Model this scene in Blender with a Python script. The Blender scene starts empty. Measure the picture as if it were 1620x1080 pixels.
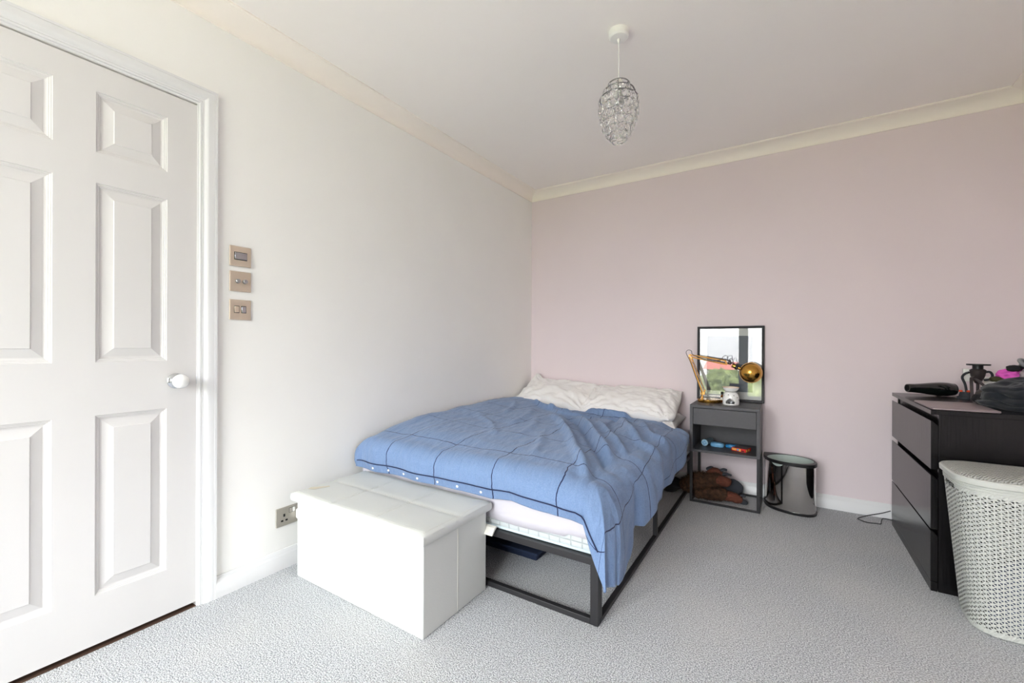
import bpy, bmesh, math, random
from mathutils import Vector, Matrix, noise
random.seed(7)
PI = math.pi
sc = bpy.context.scene
COL = sc.collection

# ------------------------------------------------------------------ camera
cam_d = bpy.data.cameras.new('camera'); cam = bpy.data.objects.new('camera', cam_d); COL.objects.link(cam)
cam_d.sensor_width = 36; cam_d.sensor_fit = 'HORIZONTAL'; cam_d.lens = 677.87 / 1620 * 36
cam_d.shift_y = 3.99 / 1620; cam_d.clip_start = 0.02; cam_d.clip_end = 300
yaw, roll = -0.5695, 0.0033
F = Vector((math.sin(yaw), math.cos(yaw), 0)); R0 = Vector((math.cos(yaw), -math.sin(yaw), 0)); U0 = Vector((0, 0, 1))
R = R0 * math.cos(roll) + U0 * math.sin(roll); U = -R0 * math.sin(roll) + U0 * math.cos(roll)
M = Matrix((R, U, -F)).transposed().to_4x4(); M.translation = Vector((1.9835, -3.4284, 1.0488))
cam.matrix_world = M
sc.camera = cam

# ------------------------------------------------------------------ world: bright overcast sky
w = bpy.data.worlds.new('sky'); sc.world = w; w.use_nodes = True
nt = w.node_tree; nt.nodes.clear()
out = nt.nodes.new('ShaderNodeOutputWorld'); bg = nt.nodes.new('ShaderNodeBackground')
tc = nt.nodes.new('ShaderNodeTexCoord'); sp = nt.nodes.new('ShaderNodeSeparateXYZ'); cr = nt.nodes.new('ShaderNodeValToRGB')
nz = nt.nodes.new('ShaderNodeTexNoise'); nz.inputs['Scale'].default_value = 3.0; nz.inputs['Detail'].default_value = 5
mx = nt.nodes.new('ShaderNodeMixRGB'); mx.blend_type = 'MULTIPLY'; mx.inputs[0].default_value = 0.25
nt.links.new(tc.outputs['Generated'], sp.inputs[0]); nt.links.new(sp.outputs['Z'], cr.inputs[0])
nt.links.new(tc.outputs['Generated'], nz.inputs['Vector'])
cr.color_ramp.elements[0].position = 0.03; cr.color_ramp.elements[0].color = (0.425, 0.43, 0.435, 1)
cr.color_ramp.elements[1].position = 0.42; cr.color_ramp.elements[1].color = (0.915, 0.965, 0.985, 1)
nt.links.new(cr.outputs[0], mx.inputs[1]); nt.links.new(nz.outputs[0], mx.inputs[2])
nt.links.new(mx.outputs[0], bg.inputs[0]); bg.inputs[1].default_value = 26.0
nt.links.new(bg.outputs[0], out.inputs[0])

# daylight enters through the window behind the camera: the area light is a sampling portal for the sky
WX0, WX1, WZ0, WZ1, YF = 0.15, 2.10, 0.30, 2.32, -5.20
MX0, MX1 = 1.27, 1.41          # pier between the two halves of the window
pl = bpy.data.lights.new('window_portal', 'AREA'); pl.shape = 'RECTANGLE'; pl.size = WX1 - WX0; pl.size_y = WZ1 - WZ0
pl.cycles.is_portal = True
po = bpy.data.objects.new('window_portal', pl); COL.objects.link(po)
po.location = ((WX0 + WX1) / 2, YF - 0.16, (WZ0 + WZ1) / 2); po.rotation_euler = (PI / 2, 0, 0)   # faces +y, into the room

# sun high behind the house: lights the garden and an added unseen pale ground that bounces onto the ceiling
sl = bpy.data.lights.new('sun', 'SUN'); sl.energy = 34.0; sl.angle = 0.01; sl.color = (1.0, 0.965, 0.925)
so = bpy.data.objects.new('sun', sl); COL.objects.link(so); so.rotation_euler = (math.radians(-38), math.radians(8), 0)

vs = sc.view_settings
vs.view_transform = 'Standard'; vs.look = 'None'; vs.gamma = 1.0; vs.use_curve_mapping = False; vs.exposure = 0.15
sc.cycles.max_bounces = 12; sc.cycles.diffuse_bounces = 8; sc.cycles.glossy_bounces = 6; sc.cycles.transmission_bounces = 10
sc.cycles.transparent_max_bounces = 16; sc.cycles.sample_clamp_indirect = 6.0; sc.cycles.caustics_reflective = False; sc.cycles.caustics_refractive = False
sc.cycles.use_denoising = True

# ------------------------------------------------------------------ materials
def srgb(r, g, b):
    f = lambda c: ((c / 255 + 0.055) / 1.055) ** 2.4 if c > 10 else c / 255 / 12.92
    return (f(r), f(g), f(b), 1)

def mat(name, col, rough=0.6, metal=0.0, spec=0.5, var=0.0, vscale=8.0, bump=0.0, bscale=60.0, bdist=0.002, trans=0.0, ior=1.45,
        sheen=0.0, stretch=None, coat=0.0, detail=4.0, sub=0.0):
    m = bpy.data.materials.new(name); m.use_nodes = True
    n = m.node_tree; b = n.nodes['Principled BSDF']
    b.inputs['Base Color'].default_value = col; b.inputs['Roughness'].default_value = rough
    b.inputs['Metallic'].default_value = metal; b.inputs['Specular IOR Level'].default_value = spec
    b.inputs['Transmission Weight'].default_value = trans; b.inputs['IOR'].default_value = ior
    b.inputs['Sheen Weight'].default_value = sheen; b.inputs['Coat Weight'].default_value = coat
    if var or bump:
        t = n.nodes.new('ShaderNodeTexCoord'); mp = n.nodes.new('ShaderNodeMapping')
        n.links.new(t.outputs['Object'], mp.inputs[0])
        if stretch: mp.inputs['Scale'].default_value = stretch
    if var:
        q = n.nodes.new('ShaderNodeTexNoise'); q.inputs['Scale'].default_value = vscale; q.inputs['Detail'].default_value = detail
        n.links.new(mp.outputs[0], q.inputs['Vector'])
        mr = n.nodes.new('ShaderNodeMapRange'); mr.inputs[1].default_value = 0.3; mr.inputs[2].default_value = 0.7
        mr.inputs[3].default_value = 1 - var; mr.inputs[4].default_value = 1 + var
        n.links.new(q.outputs[0], mr.inputs[0])
        mm = n.nodes.new('ShaderNodeVectorMath'); mm.operation = 'SCALE'; mm.inputs[0].default_value = col[:3]
        n.links.new(mr.outputs[0], mm.inputs['Scale']); n.links.new(mm.outputs[0], b.inputs['Base Color'])
    if bump:
        q2 = n.nodes.new('ShaderNodeTexNoise'); q2.inputs['Scale'].default_value = bscale; q2.inputs['Detail'].default_value = 3
        n.links.new(mp.outputs[0], q2.inputs['Vector'])
        bp = n.nodes.new('ShaderNodeBump'); bp.inputs['Strength'].default_value = bump; bp.inputs['Distance'].default_value = bdist
        n.links.new(q2.outputs[0], bp.inputs['Height']); n.links.new(bp.outputs[0], b.inputs['Normal'])
    return m

class NG:                                    # tiny maths-node builder
    def __init__(s, m): s.n = m.node_tree
    def _in(s, sock, v):
        if isinstance(v, (int, float)): sock.default_value = v
        else: s.n.links.new(v, sock)
    def m(s, op, a, b=0.0, c=0.0):
        x = s.n.nodes.new('ShaderNodeMath'); x.operation = op
        s._in(x.inputs[0], a); s._in(x.inputs[1], b); s._in(x.inputs[2], c); return x.outputs[0]
    def noise(s, vec, scale, detail=2.0):
        x = s.n.nodes.new('ShaderNodeTexNoise'); x.inputs['Scale'].default_value = scale; x.inputs['Detail'].default_value = detail
        s.n.links.new(vec, x.inputs['Vector']); return x.outputs[0]
    def mix(s, f, a, b):
        x = s.n.nodes.new('ShaderNodeMixRGB'); s._in(x.inputs[0], f)
        for i, v in ((1, a), (2, b)):
            if isinstance(v, tuple): x.inputs[i].default_value = v
            else: s.n.links.new(v, x.inputs[i])
        return x.outputs[0]
    def sep(s, vec):
        x = s.n.nodes.new('ShaderNodeSeparateXYZ'); s.n.links.new(vec, x.inputs[0]); return x.outputs
    def bump(s, h, dist, strength=1.0, normal=None):
        x = s.n.nodes.new('ShaderNodeBump'); x.inputs['Strength'].default_value = strength; x.inputs['Distance'].default_value = dist
        s.n.links.new(h, x.inputs['Height'])
        if normal is not None: s.n.links.new(normal, x.inputs['Normal'])
        return x.outputs[0]
    def tc(s, k): return s.n.nodes.new('ShaderNodeTexCoord').outputs[k]

MAT = {}
MAT['wall_white'] = mat('white_wall_paint', srgb(243, 242, 239), 0.75, var=0.012, vscale=2.5, bump=0.12, bscale=180, bdist=0.001)
MAT['wall_lilac'] = mat('pale_lilac_wall_paint', srgb(227, 214, 217), 0.75, var=0.012, vscale=2.0, bump=0.12, bscale=180, bdist=0.001)
MAT['ceiling'] = mat('ceiling_paint', srgb(247, 242, 237), 0.85, var=0.01, vscale=2.0)
MAT['coving'] = mat('cream_coving_paint', srgb(247, 240, 231), 0.6)
MAT['gloss_white'] = mat('white_satin_woodwork', srgb(224, 224, 225), 0.32, var=0.008, vscale=5)
MAT['door_white'] = mat('white_painted_door', srgb(216, 214, 213), 0.38, var=0.01, vscale=4, bump=0.08, bscale=120, stretch=(1, 1, 0.08), bdist=0.0008)
MAT['threshold'] = mat('dark_threshold_wood', srgb(84, 62, 50), 0.7)
MAT['chrome'] = mat('chrome', (0.60, 0.62, 0.66, 1), 0.06, 1.0)
MAT['steel'] = mat('grey_steel', (0.45, 0.47, 0.5, 1), 0.3, 1.0)
MAT['nickel'] = mat('brushed_nickel', srgb(212, 196, 178), 0.4, 0.55, bump=0.1, bscale=300, bdist=0.0003, stretch=(1, 0.1, 1))
MAT['ceramic'] = mat('white_ceramic', srgb(240, 240, 238), 0.12, coat=0.3)
MAT['white_plastic'] = mat('white_plastic', srgb(236, 235, 230), 0.35)
MAT['black_plastic'] = mat('black_plastic', srgb(24, 24, 25), 0.4)
MAT['dark_slot'] = mat('dark_recess', srgb(22, 20, 20), 0.8)
MAT['leatherette'] = mat('white_leatherette', srgb(203, 205, 202), 0.5, var=0.012, vscale=6, bump=0.25, bscale=220, bdist=0.0012)
MAT['stitch'] = mat('stitch_thread', srgb(206, 204, 196), 0.7)
MAT['stain'] = mat('tan_scuff', srgb(205, 197, 178), 0.6)
MAT['black_metal'] = mat('black_powder_coated_steel', srgb(42, 41, 43), 0.42, spec=0.5)
MAT['dark_grey'] = mat('charcoal_painted_panel', srgb(78, 77, 80), 0.5, var=0.04, vscale=60, bump=0.1, bscale=400)
MAT['sheet'] = mat('white_cotton_sheet', srgb(200, 196, 204), 0.85, bump=0.3, bscale=14, bdist=0.008)
MAT['pillow'] = mat('white_crumpled_cotton', srgb(232, 230, 228), 0.85, sheen=0.1, bump=0.35, bscale=28, bdist=0.004, stretch=(1, 1, 2.5))
MAT['wood_slat'] = mat('pale_slat_wood', srgb(196, 178, 150), 0.6, var=0.1, vscale=12, stretch=(1, 8, 1))
MAT['brass'] = mat('polished_brass', srgb(196, 150, 72), 0.17, 1.0, var=0.04, vscale=20)
MAT['brass_warm'] = mat('satin_yellow_brass', srgb(246, 186, 100), 0.4, 0.45)
MAT['rubber'] = mat('dark_rubber', srgb(46, 48, 54), 0.7)
MAT['blue_a'] = mat('pale_blue_plastic', srgb(112, 168, 208), 0.35)
MAT['blue_b'] = mat('bright_blue_plastic', srgb(40, 128, 186), 0.3)
MAT['red_card'] = mat('red_card', srgb(205, 40, 36), 0.5)
MAT['yellow'] = mat('yellow_print', srgb(240, 214, 100), 0.6)
MAT['yellow_cloth'] = mat('yellow_cloth', srgb(238, 190, 10), 0.8, bump=0.3, bscale=60, bdist=0.004)
MAT['pink_cloth'] = mat('magenta_cloth', srgb(206, 84, 176), 0.85, bump=0.3, bscale=60, bdist=0.004)
MAT['navy_cloth'] = mat('dark_navy_cloth', srgb(27, 31, 38), 0.95, var=0.12, vscale=30, bump=0.4, bscale=40, bdist=0.004, sheen=0.15)
MAT['black_cloth'] = mat('black_ribbed_cloth', srgb(30, 29, 32), 0.9, bump=0.4, bscale=120, bdist=0.003)
MAT['brown_leather'] = mat('dark_brown_leather', srgb(58, 50, 50), 0.45, bump=0.3, bscale=90, bdist=0.002)
MAT['olive'] = mat('black_olive_cloth', srgb(60, 58, 30), 0.8, var=0.5, vscale=40)
MAT['laptop'] = mat('warm_grey_aluminium', srgb(150, 138, 140), 0.38, 0.7)
MAT['dryer'] = mat('glossy_black_green_plastic', srgb(14, 20, 19), 0.1, coat=1.0)
MAT['orange'] = mat('orange_plastic', srgb(222, 76, 34), 0.4)
MAT['pale_liner'] = mat('grey_green_liner', srgb(168, 180, 174), 0.55)
MAT['bin_steel'] = mat('mirror_polished_steel', (0.62, 0.60, 0.58, 1), 0.05, 1.0, bump=0.04, bscale=6, bdist=0.004)
MAT['paper'] = mat('cream_card', srgb(238, 236, 226), 0.7)
MAT['denim'] = mat('navy_denim', srgb(26, 38, 62), 0.9, var=0.25, vscale=60, stretch=(1, 12, 12), bump=0.4, bscale=90)
MAT['fur'] = mat('mottled_brown_plush', srgb(70, 46, 30), 0.95, var=0.6, vscale=45, bump=0.8, bscale=90, bdist=0.01, detail=6)
MAT['fur_red'] = mat('reddish_brown_plush', srgb(98, 54, 40), 0.95, var=0.2, vscale=60, bump=0.6, bscale=120, bdist=0.006)
MAT['claw'] = mat('charcoal_felt', srgb(58, 60, 66), 0.95, bump=0.3, bscale=120)
MAT['amber'] = mat('amber_glass', srgb(150, 84, 24), 0.1, trans=0.5)
MAT['mat_board'] = mat('white_mount_board', srgb(214, 216, 214), 0.8)
MAT['print'] = mat('dark_blue_grey_print', srgb(78, 88, 100), 0.7, var=0.12, vscale=6)
MAT['frame_black'] = mat('black_frame_moulding', srgb(44, 43, 46), 0.35)
MAT['socket'] = mat('satin_stainless_plate', srgb(190, 184, 174), 0.38, 0.6)
MAT['crystal'] = mat('clear_crystal', (1, 1, 1, 1), 0.02, trans=1.0, ior=1.5)
MAT['leaf'] = mat('leafy_green', srgb(100, 108, 66), 0.8, var=0.6, vscale=2.5, detail=8)
MAT['roof'] = mat('red_clay_roof', srgb(160, 96, 86), 0.8, var=0.15, vscale=3)
MAT['render_wall'] = mat('pale_render', srgb(224, 222, 216), 0.85)
MAT['bounce_pale'] = mat('pale_bounce_ground', srgb(208, 206, 203), 0.9, var=0.3, vscale=0.3)
MAT['lawn'] = mat('green_lawn', srgb(108, 112, 84), 0.9, var=0.3, vscale=0.5)
MAT['window_frame'] = MAT['gloss_white']

def thin_glass(name, ior, tint=(1, 1, 1, 1)):
    m = bpy.data.materials.new(name); m.use_nodes = True; n = m.node_tree; n.nodes.clear()
    o = n.nodes.new('ShaderNodeOutputMaterial'); a = n.nodes.new('ShaderNodeBsdfTransparent'); g = n.nodes.new('ShaderNodeBsdfGlossy')
    a.inputs[0].default_value = tint; g.inputs['Roughness'].default_value = 0.0; f = n.nodes.new('ShaderNodeFresnel'); f.inputs[0].default_value = ior
    x = n.nodes.new('ShaderNodeMixShader'); n.links.new(f.outputs[0], x.inputs[0]); n.links.new(a.outputs[0], x.inputs[1]); n.links.new(g.outputs[0], x.inputs[2])
    n.links.new(x.outputs[0], o.inputs[0]); return m
MAT['picture_glass'] = thin_glass('picture_glass', 1.6)
MAT['window_glass'] = thin_glass('window_glass', 1.3)

def carpet():
    m = bpy.data.materials.new('grey_loop_carpet'); m.use_nodes = True; g = NG(m); b = m.node_tree.nodes['Principled BSDF']
    v = g.tc('Object'); f1 = g.noise(v, 215, 3); f2 = g.noise(v, 520, 2); f3 = g.noise(v, 2.2, 4); f4 = g.noise(v, 22, 3)
    c = g.mix(g.m('MULTIPLY_ADD', g.m('SUBTRACT', f1, 0.5), 6.0, 0.58), srgb(152, 155, 159), srgb(247, 248, 250))
    c = g.mix(g.m('MULTIPLY', g.m('SUBTRACT', f2, 0.34), 4.5), srgb(150, 153, 158), c)
    c = g.mix(g.m('MULTIPLY', g.m('SUBTRACT', f3, 0.45), 0.9), c, srgb(222, 217, 211))
    c = g.mix(g.m('MULTIPLY', g.m('SUBTRACT', f4, 0.5), 0.6), c, srgb(188, 190, 194))
    m.node_tree.links.new(c, b.inputs['Base Color']); b.inputs['Roughness'].default_value = 0.97; b.inputs['Specular IOR Level'].default_value = 0.1
    m.node_tree.links.new(g.bump(f1, 0.008, 0.9), b.inputs['Normal']); return m
MAT['carpet'] = carpet()

def ash_veneer():
    m = bpy.data.materials.new('black_brown_ash_veneer'); m.use_nodes = True; g = NG(m); b = m.node_tree.nodes['Principled BSDF']
    mp = m.node_tree.nodes.new('ShaderNodeMapping'); mp.inputs['Scale'].default_value = (45, 45, 2.2)
    m.node_tree.links.new(g.tc('Object'), mp.inputs[0]); f = g.noise(mp.outputs[0], 3.0, 6)
    c = g.mix(g.m('MULTIPLY_ADD', g.m('SUBTRACT', f, 0.5), 3.0, 0.5), srgb(7, 6, 7), srgb(24, 22, 23))
    m.node_tree.links.new(c, b.inputs['Base Color']); b.inputs['Roughness'].default_value = 0.24; b.inputs['Specular IOR Level'].default_value = 0.32
    m.node_tree.links.new(g.bump(f, 0.0012, 0.6), b.inputs['Normal']); return m
MAT['veneer'] = ash_veneer()

def duvet_cotton():
    m = bpy.data.materials.new('blue_check_cotton'); m.use_nodes = True; g = NG(m); b = m.node_tree.nodes['Principled BSDF']
    uv = g.tc('UV'); s = g.sep(uv); ob = g.tc('Object'); wv = g.m('MULTIPLY', g.m('SUBTRACT', g.noise(ob, 9, 3), 0.5), 0.10)
    wv2 = g.m('MULTIPLY', g.m('SUBTRACT', g.noise(ob, 7, 3), 0.5), -0.10)
    def line(c, wob, wd):
        q = g.m('FRACT', g.m('ADD', g.m('ADD', c, wob), 0.5)); q = g.m('ABSOLUTE', g.m('SUBTRACT', q, 0.5)); return g.m('LESS_THAN', q, wd)
    l = g.m('MAXIMUM', line(s[0], wv, 0.0075), line(s[1], wv2, 0.007))
    base = g.mix(g.m('MULTIPLY_ADD', g.m('SUBTRACT', g.noise(ob, 260, 2), 0.5), 1.5, 0.5), srgb(102, 127, 165), srgb(123, 146, 182))
    c = g.mix(l, base, srgb(34, 42, 74))
    m.node_tree.links.new(c, b.inputs['Base Color']); b.inputs['Roughness'].default_value = 0.9; b.inputs['Specular IOR Level'].default_value = 0.2
    b.inputs['Sheen Weight'].default_value = 0.15
    mp = m.node_tree.nodes.new('ShaderNodeMapping'); mp.inputs['Rotation'].default_value = (0, 0, 0.7); mp.inputs['Scale'].default_value = (3, 1, 1)
    m.node_tree.links.new(ob, mp.inputs[0])
    n1 = g.bump(g.noise(mp.outputs[0], 9, 6), 0.025, 0.6); n2 = g.bump(g.noise(ob, 50, 3), 0.003, 0.3, n1)
    m.node_tree.links.new(n2, b.inputs['Normal']); return m
MAT['duvet'] = duvet_cotton()

def quilted():
    m = bpy.data.materials.new('quilted_mattress_fabric'); m.use_nodes = True; g = NG(m); b = m.node_tree.nodes['Principled BSDF']
    s = g.sep(g.tc('Object'))
    def gr(c, o): q = g.m('FRACT', g.m('DIVIDE', g.m('ADD', c, o), 0.048)); return g.m('SUBTRACT', 1.0, g.m('POWER', g.m('MULTIPLY', g.m('ABSOLUTE', g.m('SUBTRACT', q, 0.5)), 2.0), 12.0))
    h = g.m('MULTIPLY', g.m('MULTIPLY', gr(s[0], 5.0), gr(s[2], 5.006)), gr(s[1], 5.0))
    m.node_tree.links.new(g.mix(h, srgb(182, 188, 190), srgb(196, 201, 202)), b.inputs['Base Color']); b.inputs['Roughness'].default_value = 0.85
    m.node_tree.links.new(g.bump(h, 0.004, 0.8), b.inputs['Normal']); return m
MAT['mattress'] = quilted()

def hamper_plastic(name, holes):
    m = bpy.data.materials.new(name); m.use_nodes = True; g = NG(m); n = m.node_tree; b = n.nodes['Principled BSDF']
    b.inputs['Base Color'].default_value = srgb(198, 200, 194); b.inputs['Roughness'].default_value = 0.42
    s = g.sep(g.tc('UV'))
    u = g.m('DIVIDE', s[0], 0.0158); col = g.m('FLOOR', u); fx = g.m('FRACT', u)
    v = g.m('ADD', g.m('DIVIDE', s[1], 0.0158), g.m('MULTIPLY', col, 0.5)); fy = g.m('FRACT', v)
    def rng(a, lo, hi): return g.m('MULTIPLY', g.m('GREATER_THAN', a, lo), g.m('LESS_THAN', a, hi))
    s1 = g.m('ADD', fx, fy)
    A = g.m('MULTIPLY', g.m('MULTIPLY', rng(fx, 0.42, 0.88), rng(fy, 0.52, 0.86)), g.m('GREATER_THAN', s1, 1.18))
    B = g.m('MULTIPLY', g.m('MULTIPLY', rng(fx, 0.12, 0.58), rng(fy, 0.14, 0.48)), g.m('LESS_THAN', s1, 0.82))
    hh = g.m('MAXIMUM', A, B)
    weave = g.m('SINE', g.m('MULTIPLY', g.m('SUBTRACT', fx, fy), 6.283))
    n.links.new(g.bump(weave, 0.0012 if holes else 0.003, 0.5 if holes else 1.0), b.inputs['Normal'])
    if holes:
        msk = g.m('MULTIPLY', rng(s[1], 0.022, 0.513), 1.0)
        hh = g.m('MULTIPLY', hh, msk)
        o = g.sep(g.tc('Object'))                       # carrying slot in the left end, in metres from the hamper's base point
        slot = g.m('MULTIPLY', g.m('MULTIPLY', rng(o[1], -0.045, 0.055), rng(o[2], 0.505, 0.530)), g.m('LESS_THAN', o[0], -0.15))
        hh = g.m('MAXIMUM', hh, slot)
        n.links.new(g.m('SUBTRACT', 1.0, hh), b.inputs['Alpha'])
    return m
MAT['hamper'] = hamper_plastic('pale_grey_woven_plastic', True)
MAT['hamper_lid'] = hamper_plastic('pale_grey_woven_lid_plastic', False)
MAT['hamper_plain'] = mat('pale_grey_plastic', srgb(198, 200, 194), 0.38)

# ------------------------------------------------------------------ mesh helpers
def tag(o, label=None, cat=None, group=None, kind=None):
    if label: o['label'] = label
    if cat: o['category'] = cat
    if group: o['group'] = group
    if kind: o['kind'] = kind
    return o

def thing(name, loc, label=None, cat=None, group=None, kind=None):
    o = bpy.data.objects.new(name, None); o.empty_display_size = 0.05; COL.objects.link(o); o.location = loc
    return tag(o, label, cat, group, kind)

def wloc(o):
    v = Vector(o.location)
    while o.parent: o = o.parent; v += Vector(o.location)
    return v

def obj(name, bm, m, parent=None, origin=None, smooth=None, bevel=0.0, bseg=2):
    """world-space bmesh -> linked object; parented meshes are stored relative to the parent's place"""
    if parent is not None: org = wloc(parent)
    else: org = Vector(origin) if origin is not None else Vector((0, 0, 0))
    bmesh.ops.recalc_face_normals(bm, faces=bm.faces)
    bmesh.ops.translate(bm, verts=bm.verts, vec=-org)
    me = bpy.data.meshes.new(name); bm.to_mesh(me); bm.free()
    me.materials.append(m if not isinstance(m, str) else MAT[m])
    if smooth is not None:
        for p in me.polygons: p.use_smooth = True
        me.set_sharp_from_angle(angle=math.radians(smooth))
    o = bpy.data.objects.new(name, me); COL.objects.link(o)
    if parent is not None: o.parent = parent
    else: o.location = org
    if bevel:
        md = o.modifiers.new('bevel', 'BEVEL'); md.width = bevel; md.segments = bseg; md.limit_method = 'ANGLE'; md.angle_limit = math.radians(35)
        md.harden_normals = False
        for p in me.polygons: p.use_smooth = True
        me.set_sharp_from_angle(angle=math.radians(30))
    return o

def B(): return bmesh.new()

def box(bm, x0, x1, y0, y1, z0, z1):
    v = [bm.verts.new(p) for p in ((x0,y0,z0),(x1,y0,z0),(x1,y1,z0),(x0,y1,z0),(x0,y0,z1),(x1,y0,z1),(x1,y1,z1),(x0,y1,z1))]
    for f in ((0,3,2,1),(4,5,6,7),(0,1,5,4),(1,2,6,5),(2,3,7,6),(3,0,4,7)): bm.faces.new([v[i] for i in f])
    return v

def boxes(*bs):
    bm = B()
    for b in bs: box(bm, *b)
    return bm

def rings(bm, loops, closed=True, cap=True):
    """bridge successive point loops"""
    L = [[bm.verts.new(p) for p in l] for l in loops]; n = len(L[0])
    for a, b in zip(L, L[1:]):
        for i in range(n if closed else n - 1):
            j = (i + 1) % n
            try: bm.faces.new((a[i], a[j], b[j], b[i]))
            except ValueError: pass
    if cap and closed:
        bm.faces.new(L[0][::-1]); bm.faces.new(L[-1])
    return L

def basis(d):
    d = Vector(d).normalized(); a = Vector((0, 0, 1)) if abs(d.z) < 0.9 else Vector((1, 0, 0))
    u = d.cross(a).normalized(); return u, d.cross(u).normalized(), d

def lathe(bm, c, prof, axis=(0, 0, 1), n=32, cap=True):
    """prof: (radius, height along axis) from point c"""
    u, v, d = basis(axis); c = Vector(c)
    return rings(bm, [[c + d * h + (u * math.cos(2*PI*i/n) + v * math.sin(2*PI*i/n)) * max(r, 1e-4) for i in range(n)] for r, h in prof], cap=cap)

def tube(bm, pts, r, n=8, cap=True):
    P = [Vector(p) for p in pts]; loops = []; up = None
    rr = r if isinstance(r, (list, tuple)) else [r] * len(P)
    for i, p in enumerate(P):
        d = (P[min(i+1, len(P)-1)] - P[max(i-1, 0)]).normalized()
        if up is None: up = basis(d)[0]
        up = (up - d * up.dot(d)).normalized(); v = d.cross(up)
        loops.append([p + (up * math.cos(2*PI*k/n) + v * math.sin(2*PI*k/n)) * rr[i] for k in range(n)])
    rings(bm, loops, cap=cap); return bm

def smoothpath(pts, k=6):
    P = [Vector(p) for p in pts]; P = [2*P[0]-P[1]] + P + [2*P[-1]-P[-2]]; o = []
    for i in range(1, len(P)-2):
        for j in range(k):
            t = j / k; a, b, c, d = P[i-1], P[i], P[i+1], P[i+2]
            o.append(0.5 * ((2*b) + (c-a)*t + (2*a-5*b+4*c-d)*t*t + (3*b-a-3*c+d)*t**3))
    o.append(P[-2]); return o

def torus(bm, c, R_, r, axis=(0,0,1), n=40, m=8):
    u, v, d = basis(axis); c = Vector(c); G = []
    for i in range(n):
        a = 2*PI*i/n; e = u*math.cos(a)+v*math.sin(a)
        G.append([bm.verts.new(c + e*(R_ + r*math.cos(2*PI*k/m)) + d*r*math.sin(2*PI*k/m)) for k in range(m)])
    for i in range(n):
        for k in range(m): bm.faces.new((G[i][k], G[(i+1)%n][k], G[(i+1)%n][(k+1)%m], G[i][(k+1)%m]))

def sweep_profile(bm, prof, a, b, axis):
    """prof: closed list of (p,z); axis 'y' -> p is x along y from a to b; axis 'x' -> p is y"""
    mk = (lambda p, z, t: (p, t, z)) if axis == 'y' else (lambda p, z, t: (t, p, z))
    rings(bm, [[mk(p, z, t) for p, z in prof] for t in (a, b)])

def lump(c, rad, sub=4, amp=0.2, freq=3.0, seed=0.0, flat=None, rot=0.0, ridged=False):
    bm = B(); bmesh.ops.create_icosphere(bm, subdivisions=sub, radius=1.0); c = Vector(c)
    cr_, sr_ = math.cos(rot), math.sin(rot)
    for v in bm.verts:
        p = v.co.copy(); s = Vector((seed, seed*1.7, seed*0.3))
        n = noise.fractal(p*freq + s, 1.0, 2.0, 3)
        if ridged: n = (0.5 - abs(noise.noise(p*freq + s + Vector((n, n, 0))))*1.6)
        q = p * (1 + amp * n); q = Vector((q.x*rad[0], q.y*rad[1], q.z*rad[2]))
        if flat is not None: q.z = max(q.z, flat)
        v.co = c + Vector((q.x*cr_ - q.y*sr_, q.x*sr_ + q.y*cr_, q.z))
    return bm

# ================================================================== THE ROOM
W, H, YN = 3.082, 2.424, YF
ZC = 2.356
# left wall with the doorway recess
DY0, DY1, DZ = -3.366, -2.6665, 2.0
tag(obj('wall_left', boxes((-0.16, 0, DY1+0.003, 0.12, -0.02, H+0.02), (-0.16, 0, YN-0.1, DY0-0.003, -0.02, H+0.02),
    (-0.16, 0, DY0-0.003, DY1+0.003, DZ+0.003, H+0.02), (-0.16, -0.07, DY0-0.003, DY1+0.003, -0.02, DZ+0.003)), 'wall_white'), kind='structure')
tag(obj('wall_back', boxes((0.0, W, 0, 0.12, -0.02, H+0.02)), 'wall_lilac'), kind='structure')
tag(obj('wall_right', boxes((W, W+0.12, YN-0.1, 0.12, -0.02, H+0.02)), 'wall_lilac'), kind='structure')
tag(obj('wall_front', boxes((0, WX0, YN-0.12, YN, -0.02, H+0.02), (WX1, W, YN-0.12, YN, -0.02, H+0.02),
    (WX0, WX1, YN-0.12, YN, WZ1, H+0.02), (WX0, WX1, YN-0.12, YN, -0.02, WZ0), (MX0, MX1, YN-0.12, YN, WZ0, WZ1)), 'wall_white'), kind='structure')
tag(obj('ceiling', boxes((-0.16, W+0.12, YN-0.12, 0.12, H, H+0.08)), 'ceiling'), kind='structure')
tag(obj('floor', boxes((0.0, W+0.12, YN-0.12, 0.12, -0.06, 0.0)), 'carpet'), kind='structure')

# coving: concave, with a small square lip at the ceiling
D = 0.099
cove = [(0.0, ZC), (0.006, ZC)]
for i in range(11):
    a = PI/2 * i/10
    cove.append((0.006 + (D-0.016) * (1-math.cos(a)), ZC + 0.002 + (H-ZC-0.010) * math.sin(a)))
cove += [(D-0.008, H-0.006), (D, H-0.006), (D, H), (0.0, H)]
def coving(name, ax, sign, base, a, b, mitre):
    bm = B(); loops = []
    for t, s in ((a, mitre[0]), (b, mitre[1])):
        lp = []
        for p, z in cove:
            q = base + sign*p; tt = t + s*p
            lp.append((q, tt, z) if ax == 'y' else (tt, q, z))
        loops.append(lp)
    rings(bm, loops)
    tag(obj(name, bm, 'coving', smooth=30), kind='structure')
coving('trim_1', 'y', 1, 0.0, YN, 0.0, (1, -1))
coving('trim_2', 'x', -1, 0.0, 0.0, W, (1, -1))
coving('trim_3', 'y', -1, W, YN, 0.0, (1, -1))

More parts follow.
